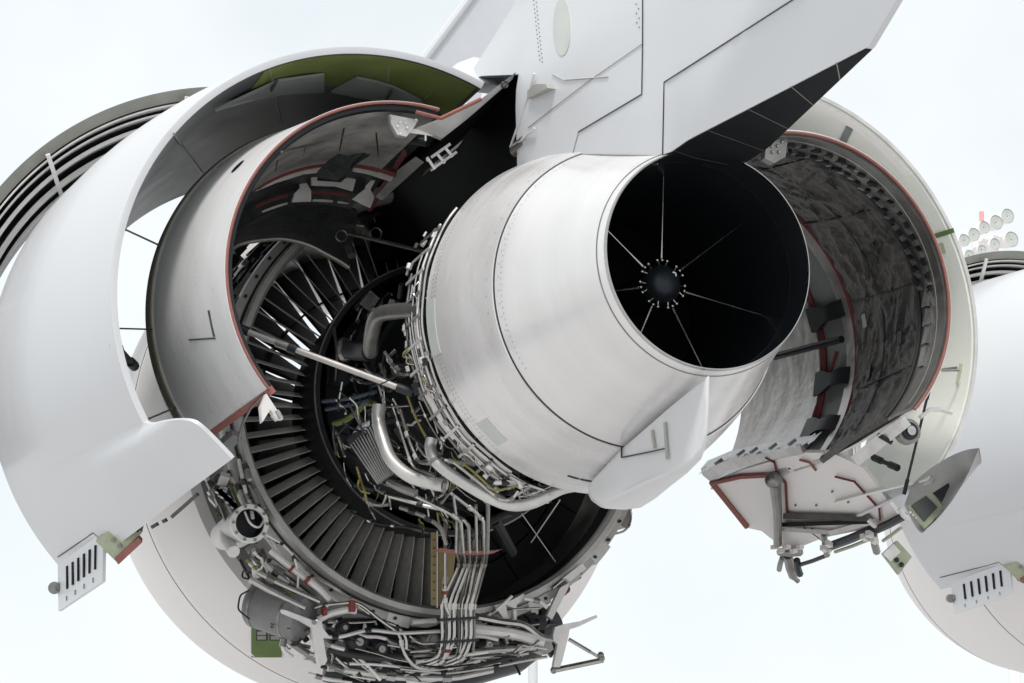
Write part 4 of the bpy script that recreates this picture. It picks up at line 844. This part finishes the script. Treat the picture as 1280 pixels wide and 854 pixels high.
for th_, y_ in ((60, 1.12), (30, 1.2), (27, 1.24), (52, 1.5), (-5, 1.15), (-12, 1.5), (8, 1.55)):
    rows_ = [[cyl(CRI, r_in(y)-.034, th_+d, y) for d in np.linspace(-2.4, 2.4, 4)] for y in (y_, y_+.05)]
    part('blanket_patch', MB().slab(rows_, [[q-np.array([.004, 0, .004]) for q in r] for r in rows_]), ('blanket_dark', 'steel_dull')[int(y_*100) % 2], ri)
part('blanket_edge', arc_tube(CRI, .688, .98, 108, -44, .009, 80), 'rubber', ri)
for k in range(34):  # linked cable carrier behind the frame
    th = 92-k*2.55
    for j in (0, 1):
        c0 = cyl(CRI, .682-.012*j, th+j*1.2, .865+.06*j); tg = np.array([-sin(R_(th)), 0, cos(R_(th))])
        c0 = c0+rng.normal(size=3)*.0035
        part('carrier_link', MB().box(c0, nrm(tg+np.array([0, .6+rng.normal()*.25, 0]))*rng.uniform(.011, .02), (0, .009, 0), np.array([cos(R_(th)), 0, sin(R_(th))])*.009), ('steel_dull', 'steel_dark')[(k+j) % 2], ri)
for th in (5, -2, -9, -18):
    c0 = cyl(CRI, .685, th, .9); part('frame_clip', MB().box(c0, (.012, 0, .045), (0, .02, 0), (.01, 0, 0)), 'steel', ri)
part('hinge_fitting', MB().prism([P(x, y, .80) for x, y in ((958, 176), (985, 172), (982, 196), (968, 204), (956, 198))], (0, .04, 0)), 'steel_dull', ri)
for x, y in ((965, 183), (972, 182), (966, 190), (974, 190), (978, 177)): part('fitting_bolt', MB().ball(P(x, y, .795), .007), 'steel', ri)
# red sealed ring, channel frames, stays and bare silver sheet further in
part('ring_seal', arc_tube(CRI, .800, 1.735, 70, -42, .012, 60), 'seal_red', ri)
part('ring_frame', MB().lathe([(1.75, .80), (1.75, .825), (1.84, .83), (1.84, .80)], CRI, 70, -42, 60, True), 'foil', ri)
part('channel', shell([(1.84, .83), (2.06, .83)], .012, CRI, 70, -42, 60), 'patch_grey', ri)
part('ring_seal', arc_tube(CRI, .81, 2.075, 60, -42, .013, 60), 'seal_red', ri)
part('ring_frame', MB().lathe([(2.09, .79), (2.09, .83), (2.2, .83), (2.2, .79)], CRI, 60, -42, 60, True), 'foil', ri)
part('bare_sheet', shell(dense([(2.2, .80), (2.5, .80), (2.92, .79)], 3), .01, CRI, 50, -41.5, 60), 'foil', ri)
for th in (-8, -26, 16):
    rows = [[cyl(CRI, .80-.03*min(1, k), th+w_*s_, y) for s_ in (-1, 1)] for k, (y, w_) in enumerate([(1.80, 3), (1.86, 3), (1.95, 2.4), (2.04, 4.5), (2.1, 4.5)])]
    part('channel_bracket', MB().slab(rows, [[q+np.array([.015, 0, 0]) for q in r] for r in rows]), 'steel_dark', ri)
part('stay_rod', MB().tube([P(968, 446, 2.3), P(1052, 424, 1.75)], .018, 10), 'steel_dark', ri)
for a, b in (((1030, 488), (1046, 440)), ((1010, 545), (1022, 505))): part('cross_seal', MB().tube([innerL(0, 0) if False else PC(*a, CRI, lambda Y: .80, 1.6, 2.4), PC(*b, CRI, lambda Y: .80, 1.6, 2.4)], .010, 6), 'seal_red', ri)
# lower wall of the duct, pale, with red seals, arm, ribs and latches
p0 = cyl(CRI, .72, -42, 1.6); nl = np.array([cos(R_(-132)), 0, sin(R_(-132))])
def LW(px, py, d=0): return PL(px, py, p0+nl*d, nl)
lw = part('lower_wall', MB().prism([LW(*q) for q in ((890, 604), (930, 587), (1000, 566), (1040, 566), (1079, 585), (1123, 644), (1090, 660), (1030, 672), (985, 690), (952, 664), (934, 660))], -nl*.02), 'paint_warm', ri, 'pale lower duct wall')
part('wall_strip', MB().prism([LW(*q, .012) for q in ((876, 586), (905, 574), (960, 562), (1000, 556), (1003, 568), (950, 578), (910, 588), (890, 604), (878, 594))], -nl*.06), 'foil', ri)
for poly, wd, mt in [([(890, 604), (934, 659)], .030, 'seal_pink'), ([(889, 604), (925, 596), (962, 594)], .028, 'seal_pink'), ([(957, 572), (968, 578), (971, 590), (982, 604), (984, 645)], .014, 'seal_red'), ([(1000, 575), (1012, 578), (1020, 588)], .014, 'seal_pink'), ([(1044, 596), (1068, 602), (1099, 636), (1100, 650)], .012, 'seal_red'), ([(1004, 658), (1030, 678)], .006, 'seal_red')]:
    part('wall_seal', MB().tube([LW(*q, .012) for q in poly], wd/2, 6), mt, lw)
part('wall_arm', MB().tube([LW(969, 604, .06), LW(972, 640, .06), LW(972, 680, .05)], [.03, .022, .022], 10), 'steel_dull', lw); part('arm_head', MB().ball(LW(967, 600, .05), .045, 10, 8), 'steel_dull', lw)
for a, b, wd, mt in [((982, 645), (1086, 648), .03, 'steel_dull'), ((978, 656), (1090, 652), .022, 'steel_dark'), ((980, 662), (1040, 666), .02, 'fitting_white'), ((1040, 666), (1092, 652), .024, 'fitting_white')]:
    part('wall_rib', pcbar(LW(*a, .02), LW(*b, .02), wd, .03), mt, lw)
for x, y in ((994, 632), (1020, 632), (1060, 628), (1040, 615), (1005, 661), (1015, 661)): part('wall_bolt', MB().tube([LW(x, y, .002), LW(x, y, .01)], .005, 6), 'steel_dark', lw)
# ragged torn foil along the top of the lower wall
pts_ = spline([LW(*q, .03) for q in ((878, 588), (895, 578), (920, 568), (950, 562), (980, 556), (1005, 551), (1022, 546))], 12)
rows = []
for k, q in enumerate(pts_):
    rows.append([q+(np.array([0, 1, 0])*cos(a)+nl*sin(a))*0.0+(np.array([.7, 0, .7])*cos(a)+nl*sin(a))*(.020+.016*mn.noise(Vector((k*.33, cos(a)*1.6, sin(a)*1.6)))+.010*mn.noise(Vector((k*.9, cos(a)*3, sin(a)*3)))) for a in np.linspace(0, 2*pi, 14, endpoint=False)])
part('foil_edge', MB().grid(rows, True), 'foil', ri, 'crumpled foil edge')
for k, (x, y) in enumerate(((898, 577), (926, 566), (942, 563), (966, 558), (990, 553))):
    c0 = LW(x, y, .055); part('edge_clip', MB().box(c0, (.016, 0, .012), (0, .012, 0), (-.004, 0, .006)), 'steel_dull', ri)
# latches, hooks and cables at the bottom of the wall
H = [((975, 690), (1000, 690), 12, 'steel_dull'), ((985, 695), (992, 720), 14, 'steel_dull'), ((978, 697), (974, 712), 8, 'steel_dull'), ((988, 715), (998, 727), 7, 'steel_dull'), ((996, 700), (1000, 718), 10, 'steel_dark'), ((1000, 706), (1034, 694), 6, 'steel_dark'), ((1030, 668), (1034, 694), 9, 'steel_dull'), ((1036, 690), (1044, 680), 6, 'steel'), ((1044, 690), (1092, 672), 5, 'green_pale'), ((1040, 682), (1090, 662), 13, 'steel_dark'), ((1092, 668), (1096, 690), 11, 'steel_dull'), ((1096, 662), (1130, 645), 12, 'steel_dark'), ((1104, 676), (1126, 660), 5, 'green_pale'), ((1124, 636), (1136, 650), 8, 'fitting_white'), ((1086, 650), (1100, 660), 8, 'fitting_white')]
for a, b, d, mt in H:
    p_, q_ = LW(*a, .03), LW(*b, .03); part('latch_hook', MB().tube([p_, (p_+q_)/2+nl*.006, q_], d/2/ppm(p_)*.9, 7), mt, lw)
for k in range(5):
    part('latch_tooth', MB().box(LW(968+k*8, 684+(k % 2)*5, .06), (.012, 0, .0), (0, .02, 0), (0, 0, .010)), 'fitting_white', lw)
for x, y in ((1030, 686), (1036, 680), (1080, 672), (1087, 668), (1093, 676)): part('latch_tooth', MB().box(LW(x, y, .06), (.012, 0, -.006), (0, .02, 0), (0, 0, .012)), 'fitting_white', lw)
tagp = [P(x, y, 1.35) for x, y in ((1104, 692), (1122, 676), (1140, 696), (1124, 718))]
gt = part('green_tab', MB().prism(tagp, (0, .02, 0)), 'green_pale', ri, 'pale green tab hanging below')
part('tab_plate', MB().prism([P(x, y, 1.345) for x, y in ((1104, 692), (1117, 680), (1126, 690), (1114, 702))], (0, .01, 0)), 'fitting_white', gt)
for x, y in ((1121, 700), (1127, 706)): part('tab_bolt', MB().ball(P(x, y, 1.34), .012), 'steel_dark', gt)
# arm and pulley by the corner, hanging cable
aw = part('corner_arm', pcbar(P(1072, 574, 1.3), P(1130, 528, .95), .055, .05), 'fitting_white', ri)
for r_, th_, mt in ((16, .02, 'steel_dull'), (11, .03, 'steel_dark'), (6, .04, 'steel')):
    c0 = P(1134, 540, 1.0); part('pulley', MB().lathe([(1.0-th_, .002), (1.0-th_, r_/ppm(c0)), (1.0+th_, r_/ppm(c0)), (1.0+th_, .002)], (c0[0], c0[2]), n=24), mt, aw)
part('arm_band', pcbar(P(1100, 545, 1.08), P(1112, 552, 1.08), .02, .07), 'steel_dark', aw)
part('hook_lever', MB().tube([P(1150, 522, 1.05), P(1162, 512, 1.05), P(1176, 512, 1.05), P(1190, 516, 1.05)], .010, 8), 'fitting_white', aw)
strut([(1163, 480, 1.0), (1130, 618, 1.2)], 3.4, 'slender black cable rod hanging beside the right doors', ('rubber', 'steel_dark'), name='cable_rod')
strut([(1092, 572, 1.5), (1122, 585, 1.3)], 6, 'short black stay at the lower corner of the right doors', ('rubber', 'rubber'))

# ================================================================== 8. pylon
pyl = thing('engine_pylon', 'broad white pylon above the nozzle carrying the engine from the wing', 'pylon', (0, .4, .4))
zb_tab = [(-1.30, .432), (-.6, .415), (0, .402), (.5, .50), (1.0, .60), (1.28, .66), (1.281, 1.12), (1.9, 1.32), (4.2, 1.6)]
zb = interp(zb_tab)
def te_y(z): return float(np.interp(z, [.43, .53, .75, 2.6], [-1.26, -1.45, -1.85, -5.2]))   # trailing edge
def hw(y, z):
    base = float(np.interp(y, [-1.26, 0, .6, 1.2, 2.5, 4.2], [.02, .165, .235, .285, .27, .12]))
    d = y-te_y(z); tap = .012+.142*max(d, 0)                      # wedge towards the trailing edge
    w_ = min(base if y > -1.0 else tap, tap) if y < .3 else min(base, tap)
    if y < 0: w_ = min(tap, float(np.interp(y, [-5, -1.26, 0], [.19, .165, .165])))
    lean = float(np.interp(z, [.4, 1.02, 1.10, 1.5, 2.6], [1, 1.06, 1.02, .72, .42])) if y > .5 else float(np.interp(y, [-1, .5], [0, 1]))*(float(np.interp(z, [.4, 1.02, 1.10, 1.5, 2.6], [1, 1.06, 1.02, .72, .42]))-1)+1
    return max(.008, w_*lean)
def pylon_side(sgn, ys, zs_of):
    return [[np.array([sgn*hw(y, z), y, z]) for z in zs_of(y)] for y in ys]
ZT = 2.6
def body(ys, zlo):
    m = MB(); nz_ = 26
    zs_of = lambda y: np.linspace(zlo(y), ZT, nz_)
    Lr, Rr = pylon_side(-1, ys, zs_of), pylon_side(1, ys, zs_of)
    return m.slab(Lr, Rr)
# aft blade: rows follow the trailing edge
rows_l, rows_r = [], []
for z in np.linspace(0, 1, 26):
    l_, r_ = [], []
    for u in np.linspace(0, 1, 40):
        zz0 = .43+(ZT-.43)*z; y = te_y(zz0)+(1.279-te_y(zz0))*u
        zz = zb(y)+(ZT-zb(y))*z if y > -1.26 else zz0
        zz = max(zz, zb(max(y, -1.26))); l_.append(np.array([-hw(y, zz), y, zz])); r_.append(np.array([hw(y, zz), y, zz]))
    rows_l.append(l_); rows_r.append(r_)
part('aft_body', MB().slab(rows_l, rows_r), 'paint', pyl, sharp=30)
rows_l, rows_r = [], []
for z in np.linspace(0, 1, 26):
    l_, r_ = [], []
    for u in np.linspace(0, 1, 20):
        z0 = 1.12+(ZT-1.12)*z; ym = max(1.31, float(np.interp(z0, [1.3, 1.43, 1.57, 1.65], [2.25, 2.0, 1.53, 1.31]))); y = 1.2795+(ym-1.2795)*u
        zlo = zb(max(y, 1.2815)); zz = max(z0, zlo); l_.append(np.array([-hw(y, zz), y, zz])); r_.append(np.array([hw(y, zz), y, zz]))
    rows_l.append(l_); rows_r.append(r_)
part('forward_body', MB().slab(rows_l, rows_r), 'paint', pyl, sharp=30)
# dark underside plate and rivet lines, dark strut box ahead
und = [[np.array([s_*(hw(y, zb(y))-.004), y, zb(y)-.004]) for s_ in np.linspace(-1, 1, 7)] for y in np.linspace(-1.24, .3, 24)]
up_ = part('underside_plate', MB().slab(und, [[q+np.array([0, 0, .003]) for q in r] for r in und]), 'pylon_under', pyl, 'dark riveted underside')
for y in np.linspace(-1.0, .05, 5):
    m = MB()
    for x in np.linspace(-1, 1, 26):
        c0 = np.array([x*hw(y, zb(y))*.93, y+.14*(x+1)/2-.1, zb(y+.14*(x+1)/2-.1)-.0055]); m.add([c0+np.array([.003*cos(a), .003*sin(a), 0]) for a in np.linspace(0, 2*pi, 6, endpoint=False)]+[c0-np.array([0, 0, .002])], [(i, (i+1) % 6, 6) for i in range(6)])
    part('rivet_row', m, 'steel_dull', up_, kind='stuff')
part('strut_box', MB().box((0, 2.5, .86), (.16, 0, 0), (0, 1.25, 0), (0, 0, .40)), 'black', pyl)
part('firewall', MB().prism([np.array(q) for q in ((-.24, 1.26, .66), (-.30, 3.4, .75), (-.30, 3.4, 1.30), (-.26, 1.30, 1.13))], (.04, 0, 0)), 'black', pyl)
def PS(px, py, lift=.003):
    X = -.2
    for _ in range(40):
        p = PX(px, py, X); X = .5*X+.5*(-hw(p[1], p[2])-lift)
    return p
def seam(pts, wd=.006, mat='line'):
    q = []
    for a, b in zip(pts[:-1], pts[1:]):
        for k in range(8): q.append(PS(a[0]+(b[0]-a[0])*k/8, a[1]+(b[1]-a[1])*k/8))
    q.append(PS(*pts[-1])); part('panel_seam', MB().tube(q, wd/2, 5), mat, pyl)
seam([(1006, -10), (830, 103), (828, 200)], .005); seam([(803, -20), (803, 55), (802, 118), (723, 165)], .005); seam([(803, 55), (735, 102), (660, 160)], .003, 'steel_dull')
seam([(717, 193), (824, 195)], .004, 'steel_dull'); seam([(714, 203), (822, 205)], .004, 'aluminium'); seam([(723, 165), (713, 203)], .003, 'steel_dull')
seam([(690, 92), (705, 100), (760, 96)], .006, 'aluminium')
m = MB(); ring = [PS(702+11*cos(a), 34+36*sin(a), .003) for a in np.linspace(0, 2*pi, 28, endpoint=False)]
rim = [q+np.array([.008, 0, 0]) for q in ring]; m.add(ring+rim+[sum(ring)/28], [(i, (i+1) % 28, 28+(i+1) % 28, 28+i) for i in range(28)]+[(i, (i+1) % 28, 56) for i in range(28)])
part('oval_cover', m, 'panel_tint', pyl, 'pale oval cover plate')
for x0, y0, x1, y1, n_ in ((666, -10, 675, 80, 34), (795, 5, 796, 40, 6)):
    m = MB()
    for k in range(n_):
        c0 = PS(x0+(x1-x0)*k/n_+(k % 2)*3, y0+(y1-y0)*k/n_, .002); m.ball(c0, .0032, 6, 4)
    part('rivet_row', m, 'steel_dull', pyl, kind='stuff')
# cut edge, lower front scoop and hinge bits where pylon meets core
part('front_scoop', MB().prism([PX(x, y, -.31) for x, y in ((659, 113), (670, 105), (682, 105), (684, 110), (666, 120), (659, 123))], (.05, 0, 0)), 'ring_grey', pyl)
part('front_edge', MB().tube([PX(x, y, -.30) for x, y in ((668, 92), (660, 118), (650, 150), (638, 184), (652, 176), (668, 160))], .006, 6), 'fitting_white', pyl)
part('hinge_lug', MB().tube([PX(646, 188, -.27), PX(660, 176, -.27)], .035, 12), 'steel_dull', pyl); part('hinge_lug', MB().ball(PX(654, 190, -.27), .03), 'aluminium', pyl)

# grey wing surface showing between door and pylon
wg = [P(x, y, 5.2) for x, y in ((495, 120), (591, -8), (640, -75), (730, -75), (655, -8), (606, 92), (600, 130))]
wt = thing('wing_flap', 'plain grey wing surface rising behind the left door and pylon', 'wing', wg[0])
part('skin_panel', MB().prism(wg, nrm(ray(580, 40))*.25), 'wing_paint', wt)
part('leading_strip', MB().tube([wg[0], wg[1], wg[2]], .03, 10), 'paint', wt)

# ================================================================== 9. the neighbouring engine
OFF = Vector((6.79, 3.01, .48))
in2 = copy_tree(inlet); in2.location += OFF; in2['label'] = 'smooth inlet cowl of the neighbouring engine at lower right corner'
def swing(o, ang, off):      # rotate a copied thing about the pylon hinge line, then shift it to the other engine
    hx, hz = -.2, .95+AX
    m_ = Matrix.Translation(Vector((hx, 0, hz))+off) @ Matrix.Rotation(R_(ang), 4, 'Y') @ Matrix.Translation(Vector((-hx, 0, -hz)))
    o.matrix_world = m_ @ Matrix.Translation(o.location)
d2 = copy_tree(ldoor); swing(d2, 0, OFF); d2['label'] = 'white outer cowl door of the neighbouring engine at right picture edge'
f2 = copy_tree(fancowl); f2.location += OFF; f2['label'] = 'short green-grey fan cowl arc of the neighbouring engine below the floodlights'

# ================================================================== 10. floodlight mast and posts far behind
fl = thing('floodlight_mast', 'haze-pale cluster of round floodlights with a red beacon in the distance', 'floodlight', (P(1265, 285, 61.2)[0], 61.2, -AX))
FY = 60.0
def fpt(x, y): return P(x, y, FY)
for x, y, r in ((1199, 303, 8), (1211, 296, 8.5), (1224, 287, 8), (1239, 281, 9.5), (1253, 273, 9.5), (1205, 322, 7), (1221, 315, 6.5), (1237, 308, 7.5), (1258, 302, 10)):
    c0 = fpt(x, y); rr = r/ppm(c0)
    lp = part('lamp_head', MB().lathe([(FY-.35, rr*.98), (FY-.3, rr), (FY, rr*.9), (FY+.5, rr*.45), (FY+.6, .01)], (c0[0], c0[2]), n=24), 'haze_white', fl)
    part('lamp_glass', MB().lathe([(FY-.33, rr*.93), (FY-.31, .02)], (c0[0], c0[2]), n=24), 'panel_tint', lp)
for a, b in (((1192, 308), (1262, 270)), ((1196, 326), (1266, 298)), ((1234, 285), (1236, 330)), ((1236, 296), (1266, 290))): part('mast_tube', MB().tube([fpt(*a)+np.array([0, .8, 0]), fpt(*b)+np.array([0, .8, 0])], .12, 8), 'haze_white', fl)
bm_ = fpt(1265, 285)+np.array([0, 1.2, 0]); part('mast_tube', MB().tube([(bm_[0], bm_[1], -AX), bm_], .22, 12, r1=.16), 'haze_white', fl)
part('beacon', MB().tube([fpt(1227, 276), fpt(1227, 265)], .09, 8), 'haze_red', fl)
for x, wd, ytop, lab in ((666, 12, 790, 'pale grey post below the engine piping'),):
    Yp = 14.0; a = P(x, ytop, Yp); r = wd/2/ppm(a)
    t = thing('post', lab, 'post', (a[0], Yp, -AX), 'grey posts')
    part('shaft', MB().tube([(a[0], Yp, -AX), a], r, 16), 'pole_paint', t); part('cap', MB().tube([a, a+np.array([0, 0, .04])], r*1.08, 16), 'pole_paint', t)
    part('base_plate', MB().box((a[0], Yp, -AX+.02), (r*2, 0, 0), (0, r*2, 0), (0, 0, .02)), 'pole_paint', t)
